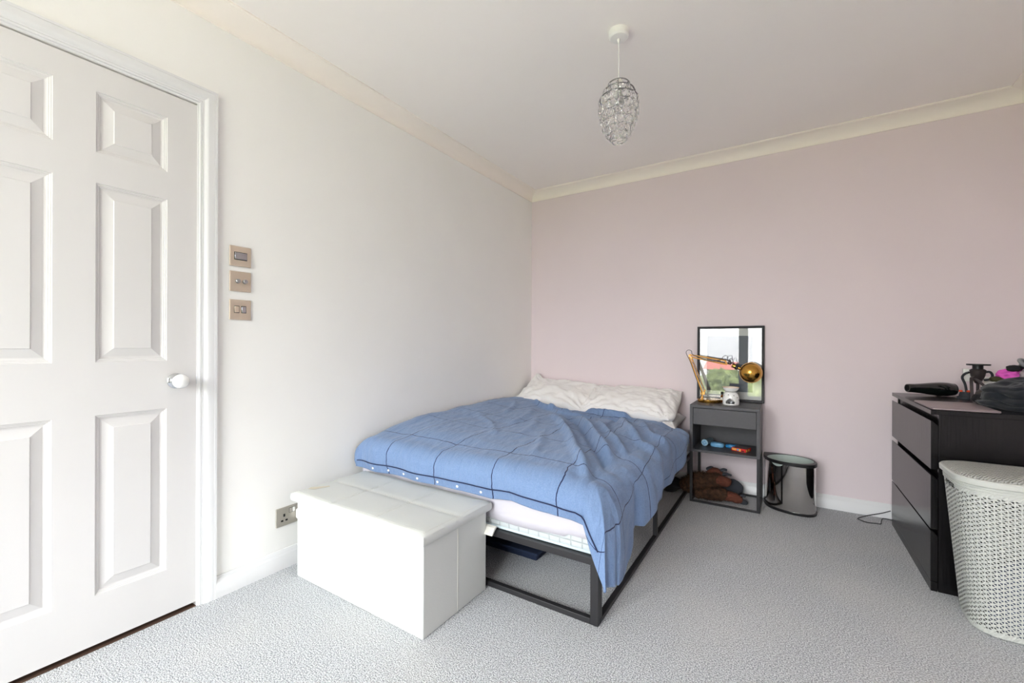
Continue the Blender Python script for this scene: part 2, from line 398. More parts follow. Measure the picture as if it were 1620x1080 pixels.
# skirting boards with an ogee top
T, ZB = 0.0185, 0.0858
sk = [(0, 0), (T, 0), (T, 0.054), (T-0.0015, 0.056), (T-0.0015, 0.060), (T-0.005, 0.066), (T-0.009, 0.073), (T-0.010, 0.079), (T-0.0125, 0.082), (T-0.0135, ZB), (0, ZB)]
def skirting(name, ax, sign, base, a, b):
    bm = B(); sweep_profile(bm, [(base+sign*p, z) for p, z in sk], a, b, ax); tag(obj(name, bm, 'gloss_white', smooth=40), kind='structure')
skirting('baseboard_left', 'y', 1, 0.0, -2.603, 0.0)
skirting('baseboard_back', 'x', -1, 0.0, T-0.001, W-T+0.001)
skirting('baseboard_right', 'y', -1, W, YN, 0.0)

# door casing (architrave) with mitred head
CO = 0.0705    # width from outer edge to inner edge
casp = [(0.0, 0.0), (0.0, 0.018), (0.0088, 0.018), (0.0092, 0.0165), (0.010, 0.0165), (0.0104, 0.0172), (0.030, 0.0172), (0.036, 0.015), (0.042, 0.011), (0.045, 0.009), (0.050, 0.009),
        (0.0515, 0.0068), (0.0530, 0.009), (0.059, 0.0085), (0.060, 0.003), (CO-0.004, 0.002), (CO-0.004, 0.0)]
yo, zo, yi = -2.600, 2.0705, DY0 - (2.0705-2.0)
bm = B(); loops = []
for (yy, zz, sy, sz) in ((yo, 0.0, -1, 0), (yo, zo, -1, -1), (yi, zo, 1, -1), (yi, 0.0, 1, 0)):
    loops.append([(x, yy + sy*p, zz + sz*p) for p, x in casp])
rings(bm, loops); tag(obj('trim_4', bm, 'gloss_white', smooth=25), kind='structure')

# the door: a moulded six-panel slab, closed in its frame
door = thing('door_1', (-0.02, DY0, 0.0), 'white six panel door with a white ceramic knob', None, kind='structure')
bm = B()
ys = [DY0+0.001, -3.2665, -3.0665, -2.9640, -2.7640, DY1]
zs = [0.018, 0.186, 0.800, 0.982, 1.594, 1.698, 1.906, 1.9965]
vg = {}
def dv(y, z, x=0.0):
    k = (round(y, 5), round(z, 5), round(x, 5))
    if k not in vg: vg[k] = bm.verts.new((x, y, z))
    return vg[k]
for i in range(5):
    for j in range(7):
        y0, y1, z0, z1 = ys[i], ys[i+1], zs[j], zs[j+1]
        if i in (1, 3) and j in (1, 3, 5):
            prev = None
            for off, dep in ((0, 0), (0.0015, -0.003), (0.005, -0.0035), (0.007, -0.0055), (0.010, -0.006), (0.012, -0.009), (0.016, -0.0105), (0.019, -0.0105), (0.021, -0.0098), (0.046, -0.0035), (0.048, -0.0015), (0.048, -0.0012)):
                cur = [dv(y0+off, z0+off, dep), dv(y1-off, z0+off, dep), dv(y1-off, z1-off, dep), dv(y0+off, z1-off, dep)]
                if prev and prev != cur:
                    for k in range(4):
                        q = [prev[k], prev[(k+1) % 4], cur[(k+1) % 4], cur[k]]
                        if len(set(q)) == 4: bm.faces.new(q)
                prev = cur
            bm.faces.new(prev)
        else:
            bm.faces.new([dv(y0, z0), dv(y1, z0), dv(y1, z1), dv(y0, z1)])
xb = -0.038
a0, a1, b0, b1 = ys[0], ys[-1], zs[0], zs[-1]
box(bm, xb, -0.012, a0, a1, b0, b1)
for (p, q) in (((a0, b0), (a1, b0)), ((a1, b0), (a1, b1)), ((a1, b1), (a0, b1)), ((a0, b1), (a0, b0))):
    bm.faces.new([bm.verts.new((0, *p)), bm.verts.new((0, *q)), bm.verts.new((-0.012, *q)), bm.verts.new((-0.012, *p))])
slab = obj('door_panel', bm, 'door_white', door)
kb = B(); KY, KZ = -2.735, 0.903
lathe(kb, (0, KY, KZ), [(0.0, 0.0), (0.0285, 0.0), (0.029, 0.003), (0.026, 0.006), (0.021, 0.008), (0.020, 0.009), (0.0185, 0.012), (0.012, 0.014), (0.010, 0.016), (0.010, 0.026), (0.0, 0.027)], (1, 0, 0), 40)
knob_rose = obj('knob_rose', kb, 'chrome', door, smooth=30)
kb = B(); lathe(kb, (0, KY, KZ), [(0.0, 0.022), (0.012, 0.0225), (0.020, 0.027), (0.0255, 0.036), (0.0275, 0.046), (0.0255, 0.056), (0.019, 0.064), (0.010, 0.068), (0.0, 0.069)], (1, 0, 0), 40)
obj('door_knob', kb, 'ceramic', door, smooth=60)
obj('latch', boxes((-0.016, 0.001, -2.6675, -2.6600, 0.885, 0.918)), 'steel', door, bevel=0.001)
obj('threshold', boxes((-0.069, 0.004, DY0, DY1, -0.02, 0.0015)), 'threshold', door)

# window behind the camera: lights the room and shows in the picture glass
win = thing('window_1', ((WX0+WX1)/2, YF, WZ0), 'white framed window at the front of the room', None, kind='structure')
fw = 0.05
obj('window_frame', boxes((WX0, WX0+fw, YF-0.09, YF-0.03, WZ0, WZ1), (WX1-fw, WX1, YF-0.09, YF-0.03, WZ0, WZ1), (WX0+fw, WX1-fw, YF-0.09, YF-0.03, WZ0, WZ0+fw), (WX0+fw, WX1-fw, YF-0.09, YF-0.03, WZ1-fw, WZ1)), 'window_frame', win)
for a_, b_ in ((WX0+fw, MX0), (MX1, WX1-fw)): obj('window_pane', boxes((a_, b_, YF-0.062, YF-0.058, WZ0+fw, WZ1-fw)), 'window_glass', win)
obj('window_sill', boxes((WX0-0.04, WX1+0.04, YF-0.03, YF+0.05, WZ0-0.03, WZ0)), 'gloss_white', win, bevel=0.004)

# outside, seen only reflected in the picture glass, except the added bounce ground
tag(obj('ground', boxes((-60, 60, -140, YF-9.0, -3.3, -3.0)), 'lawn'), kind='structure')
tag(obj('bounce_ground', boxes((-14, 16, YF-9.0, YF-0.2, -3.3, -3.0)), 'bounce_pale'), kind='structure')  # unseen pale slab below the window, added to bounce warm light onto the ceiling
hs = thing('house', (-3.8, -47, -3), 'white rendered house with a red tiled roof beyond the garden trees', 'house')
obj('wall', boxes((-5.1, -2.5, -50, -46, -3, 0.32)), 'render_wall', hs)
bm = B(); rings(bm, [[(x, -45.5, 0.30), (x, -50.5, 0.30), (x, -48, 1.10)] for x in (-5.4, -2.2)]); obj('roof', bm, 'roof', hs)
for x, y, top, rr in ((-1.7, -17, 0.55, 1.0), (0.45, -16.6, 0.5, 1.0), (2.6, -17.4, 0.7, 1.0), (-3.9, -18, 0.7, 1.05), (5.0, -18, 1.0, 1.1), (-0.7, -20.5, 0.5, 1.1), (-3.0, -21, 0.5, 1.1), (1.7, -21, 0.5, 1.1)):
    t = thing('tree', (x, y, -3), 'green leafy garden tree outside the window, seen only reflected in the picture glass', 'tree', 'garden trees reflected in the picture glass')
    hgt = top + 3; bmz = lump((x, y, -3 + hgt*0.62), (rr, rr*0.9, hgt*0.38), 5, 0.32, 3.2, x)
    obj('crown', bmz, 'leaf', t, smooth=180)
    bm = B(); lathe(bm, (x, y, -3), [(0.16, 0), (0.12, hgt*0.35)], n=10); obj('trunk', bm, 'threshold', t)

# ================================================================== LEFT WALL PLATES
def plate(name, y, z, label, cat, w_=0.086, h_=0.0865, m='nickel', group=None):
    t = thing(name, (0.0, y, z), label, cat, group)
    obj('face_plate', boxes((0.0, 0.0065, y-w_/2, y+w_/2, z-h_/2, z+h_/2)), m, t, bevel=0.0025, bseg=3)
    return t
YS = -2.506
t = plate('isolator_switch', YS, 1.4205, 'square nickel wall plate with one wide rocker, topmost of three beside the door', 'light switch')
obj('rocker_surround', boxes((0.006, 0.0072, YS-0.026, YS+0.026, 1.4205-0.016, 1.4205+0.018)), 'black_plastic', t, bevel=0.0005)
obj('rocker', boxes((0.006, 0.0095, YS-0.0235, YS+0.0245, 1.4205-0.013, 1.4205+0.0155)), 'chrome', t, bevel=0.001)
t = plate('dimmer_switch', YS, 1.313, 'square nickel wall plate with two round dimmer knobs, middle of three beside the door', 'light switch')
for dy in (-0.0145, 0.0145):
    bm = B(); lathe(bm, (0.006, YS+dy+0.001, 1.3135), [(0.0, 0), (0.0085, 0.0), (0.0092, 0.003), (0.0088, 0.012), (0.0075, 0.0135), (0, 0.0138)], (1, 0, 0), 24); obj('dimmer_knob', bm, 'steel', t, smooth=30)
t = plate('fused_switch', YS, 1.1915, 'square nickel wall plate with two small switches, lowest of three beside the door', 'light switch')
for dy, mm in ((-0.0155, 'nickel'), (0.0125, 'chrome')):
    obj('rocker_surround', boxes((0.006, 0.0072, YS+dy-0.0105, YS+dy+0.0105, 1.1915-0.014, 1.1915+0.017)), 'black_plastic', t, bevel=0.0005)
    obj('rocker', boxes((0.006, 0.0092, YS+dy-0.0085, YS+dy+0.0085, 1.1915-0.0115, 1.1915+0.0145)), mm, t, bevel=0.001)
SY, SZ = -2.278, 0.238
t = plate('wall_socket', SY, SZ, 'double stainless steel plug socket above the skirting behind the white ottoman', 'socket', 0.146, 0.0865, 'socket')
for (dy, dz, a, b) in ((-0.0345, 0.006, 0.0035, 0.0055), (-0.0445, -0.018, 0.0045, 0.003), (-0.0235, -0.018, 0.0045, 0.003)):
    obj('pin_slot', boxes((0.006, 0.0069, SY+dy-a-0.001, SY+dy+a+0.001, SZ+dz-b-0.001, SZ+dz+b+0.001)), 'dark_slot', t, bevel=0.001)
for dy in (-0.004, 0.011):
    obj('rocker_surround', boxes((0.006, 0.0070, SY+dy-0.0075, SY+dy+0.0075, SZ+0.010, SZ+0.034)), 'black_plastic', t, bevel=0.0004)
    obj('rocker', boxes((0.006, 0.0088, SY+dy-0.0062, SY+dy+0.0062, SZ+0.0115, SZ+0.0325)), 'socket' if dy < 0 else 'white_plastic', t, bevel=0.0008)
pg = boxes((0.0065, 0.042, SY+0.018, SY+0.066, SZ-0.027, SZ+0.022))
tag(obj('plug', pg, 'white_plastic', origin=(0.0065, SY+0.04, SZ-0.027), bevel=0.009, bseg=4), 'white mains plug in the double socket, half hidden by the white ottoman', 'plug')

# ================================================================== PENDANT LIGHT
PX, PY = 1.359, -1.590
pen = thing('pendant_light', (PX, PY, H), 'white ceiling pendant with a tiered clear glass droplet shade', 'ceiling light')
bm = B(); lathe(bm, (PX, PY, H), [(0.0, -0.034), (0.010, -0.034), (0.036, -0.030), (0.0425, -0.024), (0.0445, -0.002), (0.0445, 0.0)], n=40); obj('ceiling_rose', bm, 'white_plastic', pen, smooth=30)
bm = B(); lathe(bm, (PX, PY, H-0.05), [(0.004, 0.02), (0.0075, 0.014), (0.004, 0.0)], n=12); lathe(bm, (PX, PY, 2.18), [(0.0022, 0.0), (0.0022, 0.23)], n=8); obj('cord', bm, 'white_plastic', pen, smooth=40)
bm = B(); lathe(bm, (PX, PY, 2.105), [(0.0, 0), (0.014, 0.0), (0.018, 0.004), (0.018, 0.045), (0.012, 0.062), (0.004, 0.078)], n=20); obj('lamp_holder', bm, 'white_plastic', pen, smooth=30)
RG = [(0.044, 2.192), (0.066, 2.160), (0.080, 2.128), (0.082, 2.092), (0.074, 2.060), (0.064, 2.030), (0.050, 2.002), (0.032, 1.978)]
fr = B()
for i, (r, z) in enumerate(RG): torus(fr, (PX, PY, z), r, 0.0026 if i < 3 else 0.0009, n=48, m=6)
for k in range(4):
    a = k*PI/2 + 0.3; tube(fr, [(PX+r*math.cos(a), PY+r*math.sin(a), z) for r, z in RG], 0.0008, 6)
    tube(fr, [(PX+0.017*math.cos(a), PY+0.017*math.sin(a), 2.165), (PX+0.044*math.cos(a), PY+0.044*math.sin(a), 2.192)], 0.001, 6)
shade = obj('shade_frame', fr, mat('dull_chrome', (0.22, 0.22, 0.23, 1), 0.25, 1.0), pen, smooth=60)
def drop_mesh():
    bm = B(); n = 14
    def loop(s, d): 
        o = []
        for i in range(n):
            a = 2*PI*i/n; x = math.cos(a)*0.0165*s; z = math.sin(a)*0.0165*s
            if z > 0: z *= 1.25; x *= 1 - 0.25*(z/0.0206)**2
            o.append((x, d, z))
        return o
    rings(bm, [loop(0.45, -0.0032), loop(0.8, -0.0022), loop(1.0, 0.0), loop(0.8, 0.0022), loop(0.45, 0.0032)])
    me = bpy.data.meshes.new('crystal_drop'); bmesh.ops.recalc_face_normals(bm, faces=bm.faces); bm.to_mesh(me); bm.free(); me.materials.append(MAT['crystal']); return me
dm = drop_mesh()
for (r, z), cnt in zip(RG, (6, 8, 14, 16, 15, 13, 11, 8)):
    for k in range(cnt):
        a = 2*PI*(k + 0.5*(cnt % 2))/cnt + z*31
        o = bpy.data.objects.new('crystal_drop', dm); COL.objects.link(o); o.parent = pen
        o.location = Vector(((r+0.003)*math.cos(a), (r+0.003)*math.sin(a), z-0.023-H)); o.rotation_euler = (random.uniform(-0.15, 0.15)+0.1, 0, a + PI/2 + random.uniform(-0.25, 0.25))

# ================================================================== OTTOMAN
ot = thing('storage_ottoman', (0.51, -2.13, 0.0), 'white leatherette storage ottoman at the foot of the bed', 'ottoman')
bd = boxes((0.127, 0.905, -2.322, -1.943, 0.0, 0.345))
ob = obj('body', bd, 'leatherette', ot, bevel=0.005, bseg=3)
sm = boxes((0.9045, 0.9065, -2.1335, -2.1315, 0.004, 0.338)); obj('seam', sm, 'stitch', ob)
# lid: soft padded top made of a grid with quilting channels
bm = B(); LX0, LX1, LY0, LY1 = 0.098, 0.919, -2.334, -1.926; nx, ny = 60, 32
def lz(u, v):
    e = min(u, 1-u)*(LX1-LX0); f = min(v, 1-v)*(LY1-LY0); q = min(e, f)
    z = 0.380 - 0.010*math.exp(-q/0.010)
    for lu in (1/3, 2/3): z -= 0.0035*math.exp(-(((u-lu)*(LX1-LX0))/0.009)**2)
    z -= 0.0035*math.exp(-(((v-0.5)*(LY1-LY0))/0.009)**2)
    z += 0.0025*noise.noise(Vector((u*6, v*4, 1.3)))
    return z
top = [[bm.verts.new((LX0+(LX1-LX0)*i/nx, LY0+(LY1-LY0)*j/ny, lz(i/nx, j/ny))) for j in range(ny+1)] for i in range(nx+1)]
for i in range(nx):
    for j in range(ny): bm.faces.new((top[i][j], top[i+1][j], top[i+1][j+1], top[i][j+1]))
rim = [top[i][0] for i in range(nx+1)] + [top[nx][j] for j in range(1, ny+1)] + [top[i][ny] for i in range(nx-1, -1, -1)] + [top[0][j] for j in range(ny-1, 0, -1)]
cx_, cy_ = (LX0+LX1)/2, (LY0+LY1)/2
def rl(z, off): return [bm.verts.new((v.co.x + (off if v.co.x > cx_ else -off)*(abs(v.co.x-cx_) > 0.4), v.co.y + (off if v.co.y > cy_ else -off)*(abs(v.co.y-cy_) > 0.2), z)) for v in rim]
l1, l2, l3 = rl(0.360, 0.002), rl(0.342, 0.001), rl(0.336, -0.004)
prev = rim
for l in (l1, l2, l3):
    for i in range(len(l)): bm.faces.new((prev[i], l[i], l[(i+1) % len(l)], prev[(i+1) % len(l)]))
    prev = l
bm.faces.new(l3)
lid = obj('lid', bm, 'leatherette', ot, smooth=50)
st = B()
def stitches(p, q, lift=0.0008):
    p, q = Vector(p), Vector(q); L_ = (q-p).length; n = int(L_/0.009); d = (q-p).normalized()
    for k in range(n):
        a = p + d*(k*0.009+0.002); b = a + d*0.0045
        u = (a.x-LX0)/(LX1-LX0); v = (a.y-LY0)/(LY1-LY0); z = lz(u, v)+lift
        z2 = lz((b.x-LX0)/(LX1-LX0), (b.y-LY0)/(LY1-LY0))+lift
        tube(st, [(a.x, a.y, z), (b.x, b.y, z2)], 0.0007, 4)
for lu in (1/3, 2/3):
    for s in (-0.005, 0.005): stitches((LX0+(LX1-LX0)*lu+s, LY0+0.02, 0), (LX0+(LX1-LX0)*lu+s, LY1-0.02, 0))
for s in (-0.005, 0.005): stitches((LX0+0.02, (LY0+LY1)/2+s, 0), (LX1-0.02, (LY0+LY1)/2+s, 0))
for y in (LY0+0.013, LY0+0.020, LY1-0.016): stitches((LX0+0.01, y, 0), (LX1-0.01, y, 0))
stitches((LX1-0.014, LY0+0.01, 0), (LX1-0.014, LY1-0.01, 0))
obj('stitching', st, 'stitch', lid)
bm = B(); pts = [(0.135, -2.275), (0.165, -2.262), (0.178, -2.225), (0.190, -2.200), (0.178, -2.196), (0.158, -2.222), (0.142, -2.238), (0.128, -2.255)]
bm.faces.new([bm.verts.new((x, y, 0.3806)) for x, y in pts]); r_ = bmesh.ops.extrude_face_region(bm, geom=bm.faces[:]); bmesh.ops.translate(bm, vec=(0, 0, 0.0008), verts=[v for v in r_['geom'] if isinstance(v, bmesh.types.BMVert)])
obj('scuff_mark', bm, 'stain', lid)['label'] = 'small tan scuff at the corner of the lid'

# ================================================================== BED
bed = thing('metal_bed', (0.70, -0.96, 0.0), 'low black metal bed frame in the corner, its foot beside the white ottoman', 'bed')
BX0, BX1, BY0, BY1, TT = 0.030, 1.399, -1.918, -0.025, 0.032
for x, y, n_ in ((BX0, BY0, 'leg'), (BX1-TT, BY0, 'leg'), (BX0, BY1-TT, 'leg'), (BX1-TT, BY1-TT, 'leg')):
    obj(n_, boxes((x, x+TT, y, y+0.02, 0.0, 0.222)), 'black_metal', bed, bevel=0.0015)
obj('foot_rail', boxes((BX0, BX1, BY0, BY0+0.04, 0.222, 0.250)), 'black_metal', bed, bevel=0.0015)
obj('foot_runner', boxes((BX0+TT, BX1-TT, BY0, BY0+0.022, 0.0, 0.022)), 'black_metal', bed, bevel=0.0015)
obj('head_rail', boxes((BX0, BX1, BY1-0.04, BY1, 0.222, 0.250)), 'black_metal', bed, bevel=0.0015)
obj('head_runner', boxes((BX0+TT, BX1-TT, BY1-0.022, BY1, 0.0, 0.022)), 'black_metal', bed, bevel=0.0015)
for x0 in (BX0, BX1-0.022):
    obj('side_rail', boxes((x0, x0+0.022, BY0+0.04, BY1-0.04, 0.222, 0.250)), 'black_metal', bed, bevel=0.0015)
    obj('side_runner', boxes((x0, x0+0.022, BY0+0.0225, BY1-0.0225, 0.0, 0.018)), 'black_metal', bed, bevel=0.0015)
    obj('side_post', boxes((x0, x0+0.022, BY0+0.0205, BY0+0.042, 0.018, 0.222)), 'black_metal', bed, bevel=0.0015)
    obj('middle_post', boxes((x0, x0+0.022, -1.062, -1.036, 0.018, 0.222)), 'black_metal', bed, bevel=0.0015)
for k in range(14):
    y = BY0+0.09+k*0.131
    obj('slat', boxes((BX0+0.022, BX1-0.022, y, y+0.05, 0.228, 0.242)), 'black_metal', bed)

mt = B(); box(mt, 0.040, 1.384, -1.896, -0.030, 0.2505, 0.410)
mtt = obj('mattress', mt, 'mattress', origin=(0.71, -0.96, 0.2505), bevel=0.022, bseg=4); tag(mtt, 'white quilted mattress on the black metal bed frame', 'mattress')
bm = B(); tube(bm, [(0.046, -1.894, 0.257), (1.366, -1.894, 0.257), (1.380, -1.880, 0.257), (1.380, -0.05, 0.257)], 0.0055, 8); obj('piping', bm, mat('pale_blue_piping', srgb(206, 222, 226), 0.7), mtt, smooth=60)

# fitted sheet: covers the mattress top and hangs over its foot end with a wavy lower edge
bm = B(); n = 80; rows = []
for i in range(n+1):
    x = 0.036 + (1.388-0.036)*i/n; t = i/n
    hz = 0.300 + 0.010*math.sin(t*5+1) + 0.004*math.sin(t*23) + (0.012 if t > 0.9 else 0)*1
    fo = 0.004*noise.noise(Vector((t*14, 0, 4)))
    edge = min(1, min(t, 1-t)/0.02); k_ = 0.012*(1-edge)
    rows.append([(x, -0.035, 0.414), (x, -1.0, 0.4145-k_), (x, -1.870, 0.4145-k_), (x, -1.888, 0.410-k_), (x, -1.899-fo+k_*0.6, 0.397-k_), (x, -1.9015-fo*1.5+k_*0.6, 0.36), (x, -1.9005-fo*1.2+k_*0.6, (hz+0.36)/2), (x, -1.9035-fo*1.6+k_*0.6, hz)])
V = [[bm.verts.new(p) for p in r] for r in rows]
for i in range(n):
    for j in range(7): bm.faces.new((V[i][j], V[i+1][j], V[i+1][j+1], V[i][j+1]))
sh = obj('bed_sheet', bm, 'sheet', origin=(0.71, -0.96, 0.41), smooth=60); tag(sh, 'white cotton sheet over the mattress, its edge showing under the duvet', 'sheet')
md = sh.modifiers.new('solid', 'SOLIDIFY'); md.thickness = 0.0015; md.offset = 1

# folded white fabric tag hanging out beside the ottoman
bm = B(); tg = []
c0 = Vector((0.845, -1.925, 0.268)); du = Vector((0.100, 0.0, 0.0)); 
prof = [(0.0, 0.004), (-0.012, 0.0), (-0.030, -0.018), (-0.034, -0.026), (-0.030, -0.028), (-0.010, -0.010), (0.0, -0.004)]
rings(bm, [[c0 + du*s + Vector((0, a, b)) for a, b in prof] for s in (0, 1)])
tag(obj('folded_card', bm, 'paper', origin=tuple(c0), smooth=20), 'folded cream card flap poking out between ottoman and mattress', 'card')

# ---- duvet
def lerp(pts, t):
    if t <= pts[0][0]: return pts[0][1]
    for (a, b), (c, d) in zip(pts, pts[1:]):
        if t <= c: s = (t-a)/(c-a); return b + (d-b)*s
    return pts[-1][1]
def sstep(a, b, t): t = max(0, min(1, (t-a)/(b-a))); return t*t*(3-2*t)
EX, EY = 1.350, -1.865           # where the top starts to roll over the side and the foot
HY = -0.31                       # head edge
FOLDS = [ # polylines on the bed top (x,y), height, width : long creases running from the head to the near corner
 ([(0.62,-0.80),(0.82,-1.05),(1.0,-1.31),(1.16,-1.59),(1.28,-1.77),(1.38,-1.95)], 0.026, 0.030),
 ([(0.70,-0.76),(0.90,-0.98),(1.09,-1.27),(1.24,-1.52),(1.37,-1.72)], -0.022, 0.030),
 ([(0.77,-0.70),(1.01,-1.05),(1.17,-1.32),(1.34,-1.58)], 0.024, 0.032),
 ([(0.95,-0.80),(1.20,-1.20),(1.36,-1.44)], 0.018, 0.028),
 ([(1.02,-0.55),(1.22,-0.95),(1.38,-1.22)], 0.022, 0.035),
 ([(1.13,-0.50),(1.30,-0.86),(1.40,-1.02)], 0.016, 0.028),
 ([(1.0,-0.50),(1.05,-0.80),(1.18,-1.15)], -0.014, 0.025),
 ([(0.28,-0.46),(0.50,-0.62),(0.74,-0.66)], 0.026, 0.028),
 ([(0.36,-0.42),(0.56,-0.53),(0.80,-0.58)], -0.022, 0.022),
 ([(0.40,-0.50),(0.66,-0.74),(0.92,-0.70)], 0.020, 0.024),
 ([(0.72,-0.46),(0.90,-0.44),(1.08,-0.47)], 0.036, 0.045),
 ([(0.80,-0.56),(1.00,-0.58),(1.22,-0.55)], -0.016, 0.03),
 ([(0.20,-0.60),(0.32,-0.80),(0.40,-1.05)], 0.012, 0.03),
 ([(0.45,-0.75),(0.56,-1.00),(0.60,-1.30)], 0.012, 0.035),
 ([(0.62,-1.0),(0.74,-1.25),(0.80,-1.5)], 0.010, 0.035),
 ([(0.30,-1.2),(0.52,-1.36),(0.72,-1.60)], 0.007, 0.03),
 ([(0.85,-1.35),(0.98,-1.6),(1.05,-1.8)], 0.009, 0.03),
]
def foldh(x, y):
    s = 0
    for pts, h, wd in FOLDS:
        best = 9; bt = 0; n = len(pts)-1
        for i in range(n):
            ax, ay = pts[i]; bx, by = pts[i+1]; dx, dy = bx-ax, by-ay
            t = max(0, min(1, ((x-ax)*dx+(y-ay)*dy)/(dx*dx+dy*dy))); d = math.hypot(x-ax-dx*t, y-ay-dy*t)
            if d < best: best = d; bt = (i+t)/n
        wd *= 0.8; h *= 1.25
        if best < wd*3:
            env = sstep(0, 0.15, bt)*(1-sstep(0.85, 1.0, bt))*0.85+0.15
            s += h*env*math.exp(-(best/wd)**2*1.3)
    return s
HZ_SIDE = [(-2.0, 0.155), (-1.80, 0.145), (-1.70, 0.132), (-1.645, 0.150), (-1.60, 0.215), (-1.57, 0.262), (-1.53, 0.250), (-1.42, 0.276), (-1.30, 0.296), (-1.10, 0.290), (-0.94, 0.297), (-0.75, 0.315), (-0.60, 0.36), (-0.42, 0.42)]
HZ_FOOT = [(0.0, 0.384), (0.20, 0.388), (0.32, 0.394), (0.45, 0.393), (0.60, 0.398), (0.78, 0.400), (0.93, 0.390), (1.04, 0.408), (1.14, 0.398), (1.22, 0.396), (1.30, 0.388), (1.35, 0.378)]
HZ_COR = [(0, 0.150), (0.30, 0.160), (0.52, 0.172), (0.64, 0.225), (0.74, 0.275), (0.86, 0.33), (1.0, 0.378)]
def duvet_z(x, y):
    z = 0.568
    z += 0.050*math.exp(-(x-0.02)/0.20)*sstep(-1.95, -1.3, y)
    z += 0.012*math.sin(x*3.6+0.5)*sstep(-1.9, -1.5, y)
    z += 0.016*sstep(0.0, 1.3, -y-0.4)*0
    z -= 0.018*sstep(-1.70, -1.88, y) 
    z -= 0.045*sstep(1.22, 1.37, x)
    z -= 0.030*sstep(-0.95, -0.42, y)*sstep(0.2, 0.6, x)
    z += foldh(x, y)
    z += 0.010*noise.noise(Vector((x*4.2, y*4.2, 0.7))) + 0.006*(0.4-abs(noise.noise(Vector((x*9+y*5, y*6-x*5, 2.7))))) + 0.003*(0.4-abs(noise.noise(Vector((x*22+y*12, y*16-x*10, 5.7)))))
    return z
bm = B(); uvl = bm.loops.layers.uv.new('UVMap')
NXT, NXS, NYT, NYS = 110, 40, 120, 34
LS = [0.02 + (EX-0.02)*i/NXT for i in range(NXT+1)]; YS_ = [HY + (EY-HY)*j/NYT for j in range(NYT+1)]
def prof_out(q): return math.sin(min(1, q/0.62)*PI/2)**0.9
def prof_dn(q): 
    return (1-math.cos(min(q, 0.5)/0.5*PI/2))*0.34 if q <= 0.5 else 0.34 + 0.66*(q-0.5)/0.5
def head_in(y): return 0.018*sstep(-0.42, -0.34, y)
def place(i, j):
    qa = max(0, (i-NXT)/NXS); qb = max(0, (j-NYT)/NYS)
    x = LS[min(i, NXT)]; y = YS_[min(j, NYT)]
    # head edge wanders: pulled down between the pillows
    if j <= NYT:
        sx = x; hed = 0.05*math.sin(sx*4.0+2.2) + 0.018*math.sin(sx*15) + (0.10*sstep(0.35, 0.0, sx))*-1*0
        y = y + hed*(1-sstep(0, 0.35, (HY-y)))*-1
    zt = duvet_z(x, y)
    if x < 0.14: zt -= 0.045*(1-min(1, (x-0.02)/0.12))**2.2*(1-0.6*sstep(-1.6, -0.6, y))
    if qa == 0 and qb == 0:
        e = 0.02*(1-sstep(0, 0.035, HY-YS_[min(j, NYT)]))
        return Vector((x, y, zt-e)), x, -y
    q = max(qa, qb)
    if qb == 0:   th = 0.0
    elif qa == 0: th = PI/2
    else: th = (qb/(qa+qb))*PI/2
    if qb == 0:   hz = lerp(HZ_SIDE, y)
    elif qa == 0: hz = lerp(HZ_FOOT, x)
    else: hz = lerp(HZ_COR, th/(PI/2))
    zz = zt - (zt-hz)*prof_dn(q)
    O_ = 0.098
    if qb == 0:
        O_ = 0.106 - 0.006*sstep(-1.1, -0.5, y) - 0.026*sstep(-0.44, -0.36, y)
        f = math.sin(y*9.0+q*1.2)*0.012 + math.sin(y*23+1-q*2)*0.007 + 0.012*noise.noise(Vector((y*6, q*1.5, 3)))
        if y > -1.66: f += 0.018*math.exp(-((y+1.50-0.10*q)/0.06)**2)
        f -= 0.022*math.exp(-((y+1.60-0.03*q)/0.028)**2)
        O_ += f*sstep(0.15, 0.8, q)
    else:
        f = 0.007*math.sin(x*11+1)*sstep(0.2, 0.8, q) + 0.010*noise.noise(Vector((x*7, q*1.2, 9)))*sstep(0.2, 0.7, q)
        if qa > 0: f += 0.012*math.sin(th*7)*sstep(0.3, 1, q)
        O_ += f - 0.03*sstep(0.25, 0.03, x)
    inward = 0.012*sstep(0.75, 1.0, q) if qb > 0 and qa == 0 else 0
    dx, dy = math.cos(th), -math.sin(th)
    o = O_*prof_out(q) - inward
    # corner: also move along the edge so the flap reaches the bed's corner
    P = Vector((x + dx*o, y + dy*o, zz))
    if qa > 0 and qb > 0:
        c = 0.55*min(qa, qb)*2*(1-abs(qa-qb))
        P += Vector((0.035*c, -0.045*c, 0))
    if qb == 0: P.x -= head_in(y)*sstep(0, 0.6, q)
    P += Vector((dx, dy, 0.3))*0.004*noise.noise(Vector((P.x*16, P.y*16, P.z*9)))
    ua = x + qa*0.40; vb = -y + qb*(0.24 if qa == 0 else 0.24+0.2*min(1, qa))
    return P, ua, vb
G = []; UVS = {}
for i in range(NXT+NXS+1):
    row = []
    for j in range(NYT+NYS+1):
        P, a, b = place(i, j)
        if P.x < 0.006: P.x = 0.006
        v = bm.verts.new(P); row.append(v)
        tt_ = max(0, min(1, (b-0.4)/1.5))
        k = ((a-0.30)/0.318)*tt_ + ((a-0.40)/0.235)*(1-tt_)
        UVS[v] = (k, (b-1.80)/0.325)
    G.append(row)
for i in range(len(G)-1):
    for j in range(len(G[0])-1):
        f = bm.faces.new((G[i][j], G[i+1][j], G[i+1][j+1], G[i][j+1]))
        for l in f.loops: l[uvl].uv = UVS[l.vert]
dv_ = obj('duvet', bm, 'duvet', origin=(0.7, -1.1, 0.42), smooth=180)
tag(dv_, 'rumpled blue duvet with thin navy check lines spread over the bed', 'duvet')
